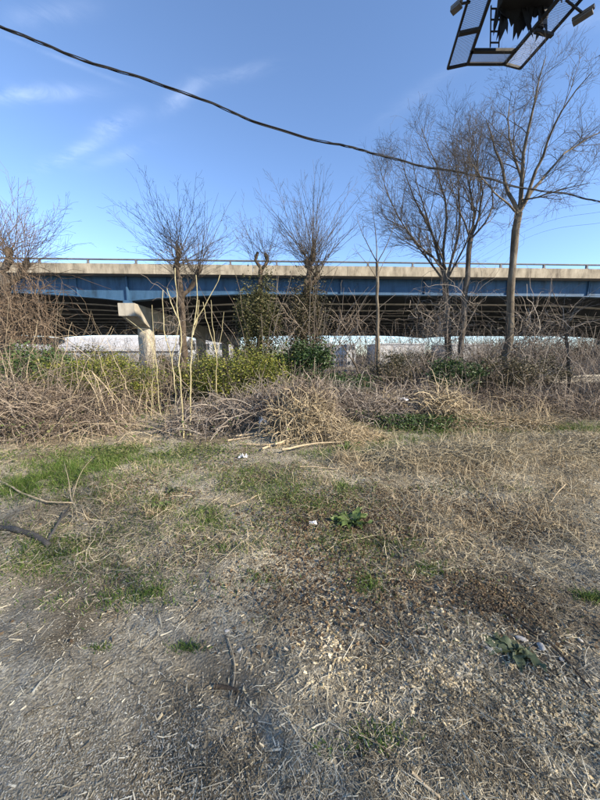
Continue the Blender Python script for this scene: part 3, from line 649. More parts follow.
# ivy cloaks and evergreen bushes (leaf clumps on real stems)
def clump_points(r, n, c, rad, hollow=.35, nclump=26, cl=.22):
    cc = r.normal(0, 1, (nclump, 3)); cc /= np.linalg.norm(cc, axis=1, keepdims=True); cc *= (hollow + (1 - hollow) * r.random((nclump, 1)) ** .5)
    k = r.integers(0, nclump, n); p = cc[k] + r.normal(0, cl, (n, 3)) * r.uniform(.5, 1.4, (nclump, 1))[k]
    return np.asarray(c) + p * np.asarray(rad)
def bush(name, label, c, rad, n, size, mat, seed, stems=14, cat='bush', nclump=30, cl=.2, group=None, smat='bramble'):
    r = np.random.default_rng(seed); g = float(H(c[0], c[1])); root = thing(name, (c[0], c[1], g), label, cat, group)
    P = clump_points(r, n, c, rad, nclump=nclump, cl=cl); P = P[P[:, 2] > H(P[:, 0], P[:, 1]) + .02]
    v, t = leaf_quads(P, r.uniform(.6, 1.3, len(P)) * size, r); f = under(mesh_np('foliage', v, t, mat), root)
    b = np.repeat([[c[0], c[1], g - .05]], stems, 0) + r.normal(0, 1, (stems, 3)) * [rad[0] * .35, rad[1] * .35, 0]
    hh = (c[2] + rad[2] - g) * r.uniform(.7, 1.15, stems)
    Q = stalk_paths(b, r.uniform(0, 6.28, stems), r.uniform(1.0, 1.5, stems), hh, 7, .3, .14, r)
    under(MB().tubes(Q, np.linspace(.016, .004, 7)[None], 4).build('stems', smat), root); return root
def pb(px, py, Y): return at(px, py, Y)
def m_px(n, Y): return n / F * Y * 1.01
def weeds(label, px, py, rx, ry, n, size, mat, seed, hh=.05):
    r = np.random.default_rng(seed); c = gnd(px, py); rxw = rx / F * math.hypot(c[1], CAM_H); ryw = abs(gnd(px, py - ry)[1] - c[1]); x = c[0] + r.normal(0, .5, n) * rxw; y = c[1] + r.normal(0, .5, n) * ryw
    k = (vnoise(x, y, 3.5, seed) + r.normal(0, .15, n)) > -.05; x, y = x[k], y[k]; v, t = leaf_quads(np.stack([x, y, H(x, y) + r.uniform(.008, hh, len(x))], -1), r.uniform(.5, 1.3, len(x)) * size, r, .3, .7)
    tag(mesh_np('low_weeds', v, t, mat), label, 'weeds', kind='stuff')
weeds('low weed carpet between the grass patch and the dock weed', 220, 495, 140, 28, 9000, .022, 'weed', 141)
weeds('low weed carpet around the dark forked log', 60, 545, 110, 24, 4200, .016, 'weed', 142)
weeds('low weeds mixed into the straw beside the dock weed', 380, 555, 110, 26, 2200, .017, 'weed', 143)
weeds('low weeds at the foot of the yellow saplings', 140, 455, 130, 10, 5200, .035, 'weed', 144, .09)
weeds('scattered green leaves caught among the left hand brambles', 70, 425, 170, 14, 3200, .05, 'weed', 146, .5)
weeds('green weed strip along the back edge of the right hand straw', 520, 430, 130, 6, 4200, .04, 'weed', 145, .1)
bush('ivy', 'dark green ivy column climbing the small pollarded tree', pb(259, 330, 9.7), (m_px(22, 9.7), .55, m_px(50, 9.7)), 12500, .066, 'ivy_mid', 31, 24, 'ivy', 90, .15)
bush('ivy', 'brownish ivy cloak hanging on the tall upright pollarded tree', pb(305, 325, 9.8), (m_px(22, 9.8), .55, m_px(44, 9.8)), 9500, .062, 'ivy_brown', 32, 30, 'ivy', 60, .18, smat='bramble_grey')
bush('evergreen_bush', 'yellow green leafy privet bush behind the brush heap', pb(240, 376, 7.9), (m_px(48, 7.9), .6, m_px(24, 7.9)), 10500, .06, 'privet', 33, 70, nclump=110, cl=.2)
bush('evergreen_bush', 'dark glossy evergreen bush below the brown ivy cloak', pb(300, 362, 8.6), (m_px(32, 8.6), .5, m_px(18, 8.6)), 5200, .08, 'ivy', 34, 18)
bush('evergreen_bush', 'deep green bramble leaf bush at the foot of the vine smothered tree', pb(45, 374, 7.5), (m_px(46, 7.5), .5, m_px(24, 7.5)), 5200, .065, 'ivy_patch', 35, 34, nclump=40)
bush('evergreen_bush', 'green leafy bush in front of the concrete pier column', pb(128, 376, 7.9), (m_px(36, 7.9), .5, m_px(20, 7.9)), 3600, .06, 'privet', 36, 32)
bush('evergreen_bush', 'small green bush at the foot of the twin trunked tree', pb(452, 374, 8.4), (m_px(26, 8.4), .4, m_px(16, 8.4)), 3400, .07, 'ivy', 37, 16)
bush('evergreen_bush', 'bright green privet shrub beneath the pollarded tree and saplings', pb(200, 378, 8.2), (m_px(24, 8.2), .5, m_px(22, 8.2)), 2600, .07, 'privet', 38, 26)
bush('evergreen_bush', 'low green bush beside the thin straight young tree', pb(345, 384, 8.4), (m_px(32, 8.4), .5, m_px(11, 8.4)), 3800, .07, 'ivy', 39, 16)
bush('evergreen_bush', 'sparse dull green shrub between the tall right tree and small dark tree', pb(540, 372, 9.4), (m_px(30, 9.4), .5, m_px(16, 9.4)), 2600, .06, 'ivy_brown', 40, 22)

# ================================================================== THICKETS AND BRAMBLES
def thicket(name, label, px0, px1, Y0, Y1, n, hmean, mat, seed, el=(.7, 1.5), droop=1.2, rad=.007, K=8, wig=.2, sub=True, cat=None):
    r = np.random.default_rng(seed); Yv = r.uniform(Y0, Y1, n); pxv = r.uniform(px0, px1, n)
    x = (pxv - 300) / F * Yv * 1.01; b = np.stack([x, Yv, H(x, Yv) - .03], -1); L = hmean * r.uniform(.5, 1.5, n)
    P = stalk_paths(b, r.uniform(0, 6.28, n), r.uniform(*el, n), L, K, droop * r.uniform(.3, 1.4, n), wig, r); clamp_ground(P)
    mb = MB(); rr = (rad * r.uniform(.6, 1.4, n))[:, None] * np.linspace(1, .4, K)[None]; mb.tubes(P, rr, 3)
    if sub:
        m2 = n * 2; i = r.integers(0, n, m2); k = r.integers(2, K - 1, m2); b2 = P[i, k]
        Q = stalk_paths(b2, r.uniform(0, 6.28, m2), r.uniform(-.2, 1.2, m2), L[i] * r.uniform(.15, .45, m2), 5, .6, .25, r); clamp_ground(Q)
        mb.tubes(Q, (rad * .6 * r.uniform(.6, 1.3, m2))[:, None] * np.linspace(1, .4, 5)[None], 3)
    return tag(mb.build(name, mat), label, cat or 'brambles', kind='stuff')
thicket('bramble_thicket', 'grey brown bramble thicket under the right hand trees', 395, 620, 8.4, 11.5, 1300, 1.4, 'bramble_grey', 51)
thicket('bramble_thicket', 'reddish brown bramble thicket around the left hand tree and canes', -30, 200, 7.8, 10.5, 900, 1.3, 'bramble', 52)
thicket('bramble_thicket', 'brown bramble thicket between the ivy trees', 190, 400, 8.8, 10.5, 450, 1.1, 'bramble', 53)
thicket('far_thicket', 'hazy brown winter scrub beyond the overpass', 200, 640, 24, 62, 1500, 3.2, 'twig_red', 54, rad=.02, droop=.6, wig=.15)
thicket('far_thicket', 'brown scrub in the shade under the right span of the overpass', 480, 680, 17, 30, 900, 2.6, 'twig_red', 55, rad=.012, droop=.8)
thicket('far_thicket', 'dull scrub growing along the foot of the overpass', -60, 480, 14, 20, 1200, 1.9, 'bramble_grey', 56, rad=.01, droop=.8)

thicket('far_thicket', 'brown bare treeline on the horizon beyond the overpass', 170, 700, 95, 125, 4200, 11.0, 'twig_red', 59, rad=.05, droop=.5, wig=.12)
thicket('far_thicket', 'taller brown woodland far beyond the right span', 470, 760, 60, 85, 2600, 7.5, 'twig_red', 60, rad=.04, droop=.5, wig=.12)
bush('evergreen_bush', 'straggly olive green bush amid the pale canes', pb(92, 376, 7.1), (m_px(60, 7.1), .5, m_px(22, 7.1)), 3200, .055, 'privet', 41, 34, nclump=50, cl=.14)
bush('evergreen_bush', 'olive green shrub filling the gap below the tall right tree', pb(500, 374, 8.8), (m_px(36, 8.8), .5, m_px(18, 8.8)), 3600, .065, 'ivy_brown', 42, 30, nclump=50)
bush('evergreen_bush', 'pale olive shrub beneath the thin straight young tree', pb(395, 374, 8.9), (m_px(30, 8.9), .5, m_px(18, 8.9)), 3000, .06, 'ivy_brown', 43, 26, nclump=40)
bush('evergreen_bush', 'tall straggly olive bush before the white warehouse left of the pier', pb(78, 362, 8.8), (m_px(52, 8.8), .5, m_px(15, 8.8)), 2600, .06, 'ivy_brown', 44, 40, nclump=60, cl=.13)
bush('evergreen_bush', 'straggly dark shrub between the pier column and the saplings', pb(180, 364, 9.8), (m_px(26, 9.8), .5, m_px(16, 9.8)), 1800, .06, 'ivy_brown', 45, 30, nclump=40, cl=.15)
bush('evergreen_bush', 'loose brown leaved shrub before the pale depot building', pb(420, 362, 10.2), (m_px(42, 10.2), .5, m_px(14, 10.2)), 2400, .055, 'ivy_brown', 46, 44, nclump=60, cl=.14)
thicket('far_thicket', 'grey scrub standing in front of the white warehouse', -40, 230, 26, 40, 700, 3.0, 'bramble_grey', 67, rad=.014, droop=.6)
thicket('scrub', 'thin grey brown scrub stems standing before the overpass', 358, 640, 11.5, 14, 2000, 2.3, 'bramble_grey', 68, rad=.006, droop=.9, wig=.16)
thicket('scrub', 'thin grey scrub stems around the ivy covered trees', 190, 306, 11.5, 14, 500, 2.2, 'bramble_grey', 70, rad=.006, droop=.9, wig=.16)
thicket('scrub', 'thin brown scrub stems standing before the pier and warehouse', -40, 190, 11, 13.5, 1300, 2.2, 'bramble', 69, rad=.006, droop=.9, wig=.16)
def vines(label, c, rad, n, L, mat, seed, rr=.006):
    r = np.random.default_rng(seed); p = np.asarray(c) + r.normal(0, .45, (n, 3)) * rad
    P = stalk_paths(p, r.uniform(0, 6.28, n), r.uniform(-1.3, 1.3, n), L * r.uniform(.4, 1.5, n), 9, .5, .38, r); clamp_ground(P)
    return tag(MB().tubes(P, (rr * r.uniform(.5, 1.6, n))[:, None] * np.linspace(1, .5, 9)[None], 3).build('dry_vines', mat), label, 'vines', kind='stuff')
vines('tangle of dry reddish vines hanging over the leaning left tree', pb(18, 320, 8.0), (.85, .5, 1.5), 520, 1.5, 'twig_red', 61)
vines('thin dry vines draped below the knobbly pollarded tree', pb(176, 320, 9.2), (.4, .3, 1.3), 60, 1.0, 'bramble_grey', 62, .005)
vines('dead vine tangle hanging around the twin trunked tree', pb(445, 325, 10.2), (1.1, .4, 1.2), 260, 1.6, 'bramble_grey', 63)
vines('dead vine tangle on the trunk of the tall right tree', pb(530, 335, 9.5), (1.0, .4, .9), 200, 1.3, 'bramble_grey', 64)
vines('brown vine tangle in the ivy cloaked pollard', pb(300, 335, 9.6), (.9, .4, 1.1), 230, 1.2, 'bramble', 65)
vines('brown vine tangle spreading under the overpass beside the thin young tree', pb(350, 330, 9.9), (.8, .4, .6), 90, 1.2, 'bramble', 66)

# grey bramble mounds in front, and heaps of cut brush
def mound(name, label, c, rx, ry, h, n, L, mat, seed, rad=.006, flat=.5, K=7, cat='brush', wig=.3):
    """curved stems woven over a dome"""
    r = np.random.default_rng(seed); a = r.uniform(0, 6.28, n); q = np.sqrt(r.random(n)); x = c[0] + rx * q * np.cos(a); y = c[1] + ry * q * np.sin(a)
    top = h * np.sqrt(np.clip(1 - q ** 2, 0, 1)) * (1 + .5 * vnoise(x, y, 2.3, seed)); z = H(x, y) * 1.0 + top * r.uniform(.15, 1.0, n) ** .5
    P = stalk_paths(np.stack([x, y, z], -1), r.uniform(0, 6.28, n), r.normal(.15, flat, n), L * r.uniform(.4, 1.5, n), K, .9, wig, r); clamp_ground(P)
    return tag(MB().tubes(P, (rad * r.uniform(.5, 1.6, n))[:, None] * np.linspace(1, .5, K)[None], 3).build(name, mat), label, cat, kind='stuff')
g = gnd(300, 432); mound('bramble_mound', 'broad grey mound of dead brambles in the middle of the lot', (0.9, 7.0), 2.4, .8, .7, 3200, .55, 'bramble_grey', 71)
mound('bramble_mound', 'low dark bramble mound at the foot of the yellow saplings', (-1.35, 6.2), 1.5, .7, .55, 1300, .6, 'bramble_grey', 72)
mound('bramble_mound', 'grey bramble mound below the twin trunked tree', (3.2, 7.9), 1.7, .9, .6, 1500, .6, 'bramble_grey', 73)
mound('bramble_mound', 'pinkish grey mound of fine dry brambles by the left edge of grass', (-5.6, 6.1), 1.9, .9, .75, 2600, .8, 'bramble', 74)
mound('straw_heap', 'heap of pale straw stalks beneath the tall right tree', (3.2, 6.9), .7, .4, .75, 700, .6, 'straw_warm', 75, .007)
mound('straw_heap', 'tangled golden heap of cut straw stalks in the lot centre', (.10, 5.5), .6, .38, .72, 1300, .45, 'straw_warm', 76, .006, .7, wig=.4)
mound('brush_heap', 'dark tangled brown stems inside the golden heap', (.05, 5.7), .75, .4, .8, 900, .5, 'bramble', 84, .006, .7, wig=.4)
mound('straw_heap', 'small pile of pale dry grass spilling from the central heap', (.72, 5.2), .4, .28, .25, 420, .3, 'straw_warm', 77, .004, .5)
mound('straw_heap', 'low wide mound of flattened dry straw on the right of the lot', (2.1, 4.3), 1.2, .5, .10, 2600, .32, 'straw', 78, .003, .2)
mound('straw_heap', 'pale dry grass clump among the grey brambles near the thin young tree', (1.9, 7.2), .6, .4, .7, 400, .6, 'straw_warm', 79, .006)
mound('straw_heap', 'long low ridge of dry straw along the right edge of the lot', (4.6, 4.9), 1.7, .9, .1, 3000, .36, 'straw', 80, .003, .2)
mound('bramble_mound', 'brown bramble bank below the guardrail', (6.6, 7.9), 2.2, .9, .4, 1500, .6, 'bramble', 81)

mound('straw_heap', 'pale matted straw drift in front of the grey brambles on the right', (4.3, 6.6), 1.5, .5, .22, 1700, .42, 'straw_warm', 82, .0045, .4)
mound('straw_heap', 'pale straw drift between the ivy patch and the golden heap', (1.1, 5.6), .6, .3, .15, 500, .35, 'straw_warm', 83, .004, .3)
def heap_canes():
    r = np.random.default_rng(85); n = 90; a_ = r.uniform(0, 6.28, n); q_ = np.sqrt(r.random(n)); x = .12 + .7 * q_ * np.cos(a_); y = 5.4 + .35 * q_ * np.sin(a_)
    P = stalk_paths(np.stack([x, y, H(x, y) + .65 * (1 - q_) * r.uniform(.3, 1, n)], -1), r.uniform(0, 6.28, n), r.normal(.2, .7, n), r.uniform(.3, .85, n), 9, 1.4, .3, r); clamp_ground(P)
    tag(MB().tubes(P, (.0085 * r.uniform(.6, 1.3, n))[:, None] * np.linspace(1, .5, 9)[None], 5).build('bent_canes', 'cane'), 'thicker bent yellow canes woven through the golden heap', 'canes', kind='stuff')
heap_canes()
# yellow saplings, one by one
def sapling(label, pts, Y, r0, twigs, group):
    r = np.random.default_rng(int(pts[0][0] * 7 + pts[0][1])); P = px_path(pts, Y); g = float(H(P[0][0], P[0][1])); P[0][2] = g - .1; P = resample(P, 16); P[1:-1] += r.normal(0, .008, (14, 3))
    root = thing('sapling', (P[0][0], P[0][1], g), label, 'sapling', group); under(MB().tubes(P[None], (np.linspace(r0 * .66, r0 * .3, 16) * (1 + r.normal(0, .09, 16)))[None], 8, True).build('stem', 'sapling', smooth=True), root)
    for tw in twigs: q = resample(px_path(tw, Y), 9); q[1:-1] += r.normal(0, .007, (7, 3)); under(MB().tubes(q[None], (np.linspace(r0 * .5, r0 * .2, 9) * (1 + r.normal(0, .09, 9)))[None], 6, True).build('branch', 'sapling', smooth=True), root)
sapling('pale yellow sapling with straight kinked stem at the bramble edge, clean cut top', [(183, 437), (182, 400), (179, 365), (181, 340), (178, 315), (176, 285), (175, 268)], 5.7, .026, [[(178, 318), (170, 300), (167, 288)]], 'yellow saplings')
sapling('pale yellow sapling forking high into a long right hand branch', [(190, 432), (190, 400), (191, 360), (193, 330), (198, 300), (196, 275)], 5.85, .026, [[(194, 325), (205, 305), (214, 290), (220, 275)], [(193, 335), (197, 320), (199, 300)]], 'yellow saplings')
sapling('short yellow sapling stub with peeling top beside the taller pair', [(174, 404), (175, 390), (172, 360), (165, 335), (163, 315), (163, 290)], 6.6, .024, [[(172, 362), (176, 340), (180, 320)]], 'yellow saplings')
sapling('pale sapling with two upward forks in front of the far depot', [(217, 402), (216, 375), (216, 355), (211, 335), (206, 318), (203, 302)], 7.2, .022, [[(216, 352), (214, 335), (212, 320), (211, 300)], [(216, 356), (221, 335), (224, 312)]], 'yellow saplings')
sapling('thin bent sapling arching from the canes towards the pier', [(168, 440), (160, 410), (158, 380), (155, 355), (146, 335), (126, 318)], 6.3, .016, [], 'yellow saplings')
sapling('thin upright sapling inside the cane thicket before the pier column', [(150, 415), (152, 385), (153, 360), (153, 330), (152, 305)], 7.0, .015, [], 'yellow saplings')

# pale canes of the left thicket: the largest as single things, the rest as one tangle
def kinked(pts, Y, r0, name, label, cat, group, mat='cane'):
    P = px_path(pts, Y); K = len(pts) * 3; P = resample(P, K); P[1:-1] += rng.normal(0, .012, (K - 2, 3)); rr = np.linspace(r0, r0 * .4, K) * (1 + rng.normal(0, .12, K))
    return tag(MB().tubes(P[None], rr[None], 6, True).build(name, mat), label, cat, group)
CANES = [([(118, 432), (100, 395), (92, 370), (66, 405), (40, 425)], 6.0), ([(92, 372), (110, 392), (130, 425), (150, 428)], 6.1), ([(15, 400), (6, 370), (0, 350)], 6.4), ([(22, 410), (14, 392), (0, 398)], 5.8),
         ([(30, 395), (28, 365), (35, 340), (38, 320)], 6.8), ([(72, 420), (80, 385), (88, 360), (100, 345), (112, 326)], 6.6), ([(52, 418), (58, 380), (66, 350), (72, 322)], 6.9), ([(100, 428), (96, 395), (80, 372), (60, 378)], 6.0),
         ([(60, 440), (95, 425), (135, 424), (175, 434)], 5.5), ([(20, 455), (50, 430), (90, 400), (120, 385), (140, 378)], 5.4), ([(135, 420), (128, 390), (116, 360), (108, 340), (114, 328)], 6.7), ([(108, 430), (112, 400), (106, 375), (98, 352)], 6.3),
         ([(2, 445), (30, 425), (55, 405), (85, 392)], 5.6), ([(140, 430), (120, 402), (104, 384), (76, 372)], 6.5), ([(76, 432), (70, 405), (78, 380), (74, 350)], 6.2), ([(48, 436), (40, 410), (44, 385), (36, 362)], 6.3), ([(125, 434), (140, 400), (146, 372), (140, 352)], 6.4)]
for pts, Y in CANES: kinked(pts, Y, .009, 'dry_cane', 'pale kinked dry cane leaning in the thicket beside the grass patch', 'cane', 'pale dry canes of the left thicket')
thicket('cane_tangle', 'dense tangle of thin pale dry canes in the left thicket', -20, 175, 5.6, 7.4, 150, 1.1, 'cane', 57, (.3, 1.4), 1.0, .0045, 7, .28, False, 'canes')
thicket('cane_tangle', 'tall thin pale stems rising through the left hand bushes', -20, 180, 6.4, 7.6, 90, 1.9, 'cane', 50, (.8, 1.5), .7, .004, 8, .2, True, 'canes')
thicket('cane_tangle', 'thin pale stems standing in the brambles under the tall right tree', 400, 560, 6.6, 8.5, 150, 1.0, 'cane', 58, (.4, 1.4), .8, .005, 7, .22, False, 'canes')
# cut stalks thrown in front of the central heap
for k, pts in enumerate([[(228, 442), (262, 436), (292, 433), (322, 436)], [(240, 446), (272, 447), (300, 441), (345, 444)], [(262, 452), (285, 444), (312, 440)], [(268, 438), (300, 438), (318, 432)], [(236, 440), (255, 437), (276, 431)], [(282, 455), (312, 449), (340, 447)],
                         [(275, 450), (300, 436), (326, 425)]]):
    P = resample(np.array([gnd(*p) for p in pts]), 9); P[:, 2] = H(P[:, 0], P[:, 1]) + .03 + .012 * k
    tag(MB().tubes(P[None], np.linspace(.019, .010, 9)[None], 6, True).build('cut_stalk', 'cane'), 'long yellow cut stalk lying before the golden straw heap', 'stalk', 'cut stalks before the central heap')

# ================================================================== THE GROUND'S LITTER
def in_view(x, y, m=1.12): return np.abs(x) < (y * m + .6)
def scatter(n, y0, y1, power=1.0, r=None):
    r = r or rng; u = r.random(n * 3); y = (y0 ** (1 - power + 1e-6) + u * (y1 ** (1 - power + 1e-6) - y0 ** (1 - power + 1e-6))) ** (1 / (1 - power + 1e-6))
    x = r.uniform(-1, 1, n * 3) * (y * 1.12 + .6); return x[:n], y[:n]
def lay(x, y, L, w, tilt, mat, name, label, cat, K=4, wig=.22, lift=.012, az=None, seed=1):
    r = np.random.default_rng(seed); n = len(x); z = H(x, y) + r.uniform(.002, lift, n)
    a = r.uniform(0, 6.28, n) if az is None else az
    P = stalk_paths(np.stack([x, y, z], -1), a, np.abs(r.normal(0, tilt, n)), L, K, np.abs(r.normal(.0, tilt, n)) * 2, wig, r); P[..., 2] = np.maximum(P[..., 2], H(P[..., 0], P[..., 1]) + .003)
    ww = (w * np.ones(n))[:, None] * np.linspace(1, .55, K)[None]
    v, q = strips(P, ww); return tag(mesh_np(name, v, q, mat), label, cat, kind='stuff')
r_ = np.random.default_rng(90)
x, y = scatter(46000, .7, 8.5, .9, r_)
dens = .5 + vnoise(x, y, 1.1, 31) + .5 * vnoise(x, y, 3.1, 32) + .25 * sstep(1.1, 2.4, y) + .25 * sstep(-.4, 1.0, x) - .8 * (1 - sstep(-.7, .35, x)) * (1 - sstep(1.4, 2.3, y))
k = r_.random(len(x)) < np.clip(dens, .1, 1); x, y = x[k], y[k]
lay(x, y, r_.gamma(3, .019, len(x)), r_.uniform(.0012, .0034, len(x)), .10, 'litter', 'dry_litter', 'grey weathered straw litter strewn over the bare lot', 'litter', seed=91)
x, y = scatter(50000, 2.0, 9, .6, r_); dens = .4 + 1.2 * vnoise(x, y, .9, 33) + .6 * vnoise(x, y, 2.6, 34) + .35 * sstep(2, 4, y) + .3 * sstep(-.5, 2, x)
k = r_.random(len(x)) < np.clip(dens, .03, 1); x, y = x[k], y[k]
lay(x, y, r_.gamma(3, .035, len(x)), r_.uniform(.002, .0055, len(x)), .3, 'straw', 'dry_straw', 'matted dry straw lying across the middle of the lot', 'straw', K=5, wig=.3, lift=.03, seed=92)
x, y = scatter(9000, .75, 6, 1.0, r_)
lay(x, y, r_.gamma(2, .012, len(x)), r_.uniform(.003, .009, len(x)), .1, 'litter', 'bark_crumbs', 'crumbs of bark and broken stems over the ground', 'litter', K=3, wig=.1, lift=.006, seed=93)
x, y = scatter(9000, 1.4, 8, .5, r_); k = r_.random(len(x)) < np.clip(.3 + 1.4 * vnoise(x, y, .8, 35), .05, 1); x, y = x[k], y[k]
v, t = leaf_quads(np.stack([x, y, H(x, y) + .012], -1), r_.uniform(.012, .034, len(x)), r_, .2, .6); tag(mesh_np('fallen_leaves', v, t, 'leaf_dead'), 'small brown fallen leaves scattered over the lot', 'leaves', kind='stuff')
x, y = scatter(42000, .7, 4.2, .6, r_); k = r_.random(len(x)) < np.clip(.6 + 1.6 * vnoise(x, y, 1.3, 37) + .6 * vnoise(x, y, 4, 38) - .6 * (1 - sstep(-.6, .5, x)) * (1 - sstep(1.2, 2.2, y)), .04, 1); x, y = x[k], y[k]
lay(x, y, r_.gamma(3, .008, len(x)), r_.uniform(.0012, .0042, len(x)), .12, 'litter', 'chopped_litter', 'fine chopped straw bits trodden into the grey soil', 'litter', K=2, wig=.0, lift=.008, seed=94)
C_ = [(250, 478, 90, 22), (400, 500, 110, 24), (330, 520, 100, 20), (470, 520, 100, 22), (280, 560, 120, 30), (160, 490, 60, 14), (520, 470, 90, 12), (430, 600, 110, 30)]; xs_, ys_ = [], []
for (px, py, rx, ry) in C_:
    c = gnd(px, py); n = 4200; xs_.append(c[0] + r_.normal(0, .55, n) * rx / F * math.hypot(c[1], CAM_H)); ys_.append(c[1] + r_.normal(0, .55, n) * abs(gnd(px, py - ry)[1] - c[1]))
x, y = np.concatenate(xs_), np.concatenate(ys_); k = (vnoise(x, y, 2.2, 45) + r_.normal(0, .15, len(x))) > .02; x, y = x[k], y[k]
v, t = leaf_quads(np.stack([x, y, H(x, y) + r_.uniform(.004, .022, len(x))], -1), r_.uniform(.012, .034, len(x)), r_, .25, .55); tag(mesh_np('leaf_mulch', v, t, 'leaf_dead'), 'dark brown leaf mulch in patches across the middle of the lot', 'leaves', kind='stuff')
xs_, ys_ = [], []
for (px, py, rx, ry, n) in [(520, 600, 110, 26, 3000), (470, 720, 120, 50, 1500), (380, 670, 90, 40, 1000), (560, 760, 90, 40, 900), (240, 600, 100, 30, 2000), (420, 520, 130, 24, 4200), (540, 480, 120, 18, 4200), (160, 700, 60, 40, 1600), (300, 760, 60, 30, 1200), (60, 520, 80, 16, 2200), (520, 540, 120, 22, 3600), (250, 470, 120, 12, 3000)]:
    c = gnd(px, py); xs_.append(c[0] + r_.normal(0, .55, n) * rx / F * math.hypot(c[1], CAM_H)); ys_.append(c[1] + r_.normal(0, .55, n) * abs(gnd(px, py - ry)[1] - c[1]))
x, y = np.concatenate(xs_), np.concatenate(ys_); k = (vnoise(x, y, 2.6, 46) + .5 * vnoise(x, y, 7, 47) + r_.normal(0, .1, len(x))) > .0; x, y = x[k], y[k]
lay(x, y, r_.gamma(3, .016, len(x)), r_.uniform(.0016, .0048, len(x)), .15, 'dark_litter', 'damp_litter', 'dark damp plant litter in patches between the pale straw', 'litter', K=4, wig=.25, lift=.016, seed=99)
# longer stalks lying about
x, y = scatter(220, 2.2, 6.5, .3, r_); n = len(x)
P = stalk_paths(np.stack([x, y, H(x, y) + .015], -1), r_.uniform(0, 6.28, n), r_.uniform(0, .12, n), r_.uniform(.15, .55, n), 7, .1, .16, r_); P[..., 2] = H(P[..., 0], P[..., 1]) + r_.uniform(.01, .03, (n, 1))
tag(MB().tubes(P, (r_.uniform(.0018, .004, n))[:, None] * np.linspace(1, .5, 7)[None], 4).build('loose_stems', 'straw'), 'longer loose dry stems lying across the ground', 'stems', kind='stuff')

# wood chips in pale drifts
def chips(C, n, seed, smin, smax, mat, name, label, cat, flat=.35):
    r = np.random.default_rng(seed); xs_, ys_ = [], []
    for (px, py, rx, ry, wgt) in C:
        c = gnd(px, py); rxw = rx / F * math.hypot(c[1], CAM_H); e = gnd(px, py - ry); ryw = abs(e[1] - c[1]); k = int(n * wgt)
        xs_.append(c[0] + r.normal(0, .5, k) * rxw); ys_.append(c[1] + r.normal(0, .5, k) * ryw)
    x = np.concatenate(xs_); y = np.concatenate(ys_); k = y > .6; x, y = x[k], y[k]; N = len(x)
    base = np.array([[-1, -.5, -.5], [1, -.6, -.5], [1.1, .5, -.5], [-.9, .6, -.5], [-.8, -.4, .5], [.8, -.5, .5], [.9, .3, .5], [-1, .4, .5]])
    s = r.uniform(smin, smax, N); sc = np.stack([s, s * r.uniform(.4, .9, N), s * flat * r.uniform(.5, 1.3, N)], -1); V = base[None] * (1 + r.normal(0, .14, (N, 8, 3))) * sc[:, None]
    a = r.uniform(0, 6.28, N); tl = r.normal(0, .35, N); ca, sa, ct, st = np.cos(a), np.sin(a), np.cos(tl), np.sin(tl)
    X1, Y1, Z1 = V[..., 0] * ct[:, None] - V[..., 2] * st[:, None], V[..., 1], V[..., 0] * st[:, None] + V[..., 2] * ct[:, None]
    V = np.stack([X1 * ca[:, None] - Y1 * sa[:, None], X1 * sa[:, None] + Y1 * ca[:, None], Z1], -1) + np.stack([x, y, H(x, y) + sc[:, 2] * .5 + .003], -1)[:, None]
    f = np.array([(0, 3, 2, 1), (4, 5, 6, 7), (0, 1, 5, 4), (1, 2, 6, 5), (2, 3, 7, 6), (3, 0, 4, 7)]); q = (np.arange(N)[:, None, None] * 8 + f[None]).reshape(-1, 4)
    return tag(mesh_np(name, V.reshape(-1, 3), q, mat), label, cat, kind='stuff')
chips([(445, 680, 60, 36, .24), (535, 715, 70, 40, .22), (590, 715, 40, 36, .22), (335, 650, 34, 28, .08), (330, 605, 30, 18, .06), (430, 620, 70, 40, .12), (520, 660, 60, 40, .12), (290, 690, 90, 60, .05), (450, 580, 90, 20, .06)], 1900, 95, .005, .014, 'chip', 'wood_chips', 'pale yellow wood chips strewn in drifts across the foreground', 'wood chips')
chips([(60, 740, 120, 70, .4), (200, 760, 160, 60, .3), (350, 780, 160, 40, .2), (60, 640, 120, 50, .1), (480, 600, 160, 60, .12), (300, 560, 300, 60, .1)], 17000, 96, .0012, .0042, 'grit', 'gravel', 'fine grey gravel and grit worked into the bare soil', 'gravel', .6)

# grass: blades in uneven patches
GP = [(62, 474, 62, 15, 4200, .10), (25, 488, 40, 10, 1500, .08), (110, 452, 50, 8, 1500, .10), (190, 452, 30, 6, 500, .08), (40, 562, 60, 16, 1600, .035), (120, 575, 60, 14, 900, .03), (165, 592, 34, 10, 700, .035), (160, 505, 26, 8, 500, .06), (210, 513, 30, 7, 500, .06),
      (270, 498, 26, 7, 600, .06), (300, 505, 30, 9, 500, .05), (345, 488, 18, 6, 380, .06), (365, 585, 18, 10, 420, .05), (425, 570, 24, 8, 300, .05), (592, 598, 14, 6, 420, .05), (372, 738, 26, 14, 420, .03), (345, 752, 22, 8, 160, .03), (190, 648, 14, 5, 260, .025), (98, 648, 8, 4, 130, .02), (270, 620, 12, 5, 90, .03),
      (320, 455, 26, 6, 500, .09), (370, 452, 26, 5, 450, .09), (580, 430, 36, 4, 900, .10), (540, 425, 30, 4, 600, .10), (230, 546, 30, 8, 400, .05), (265, 580, 24, 8, 300, .035), (210, 470, 50, 8, 500, .06), (60, 600, 120, 20, 350, .03), (430, 610, 120, 30, 250, .03), (350, 440, 40, 6, 500, .1), (400, 446, 30, 5, 300, .08)]
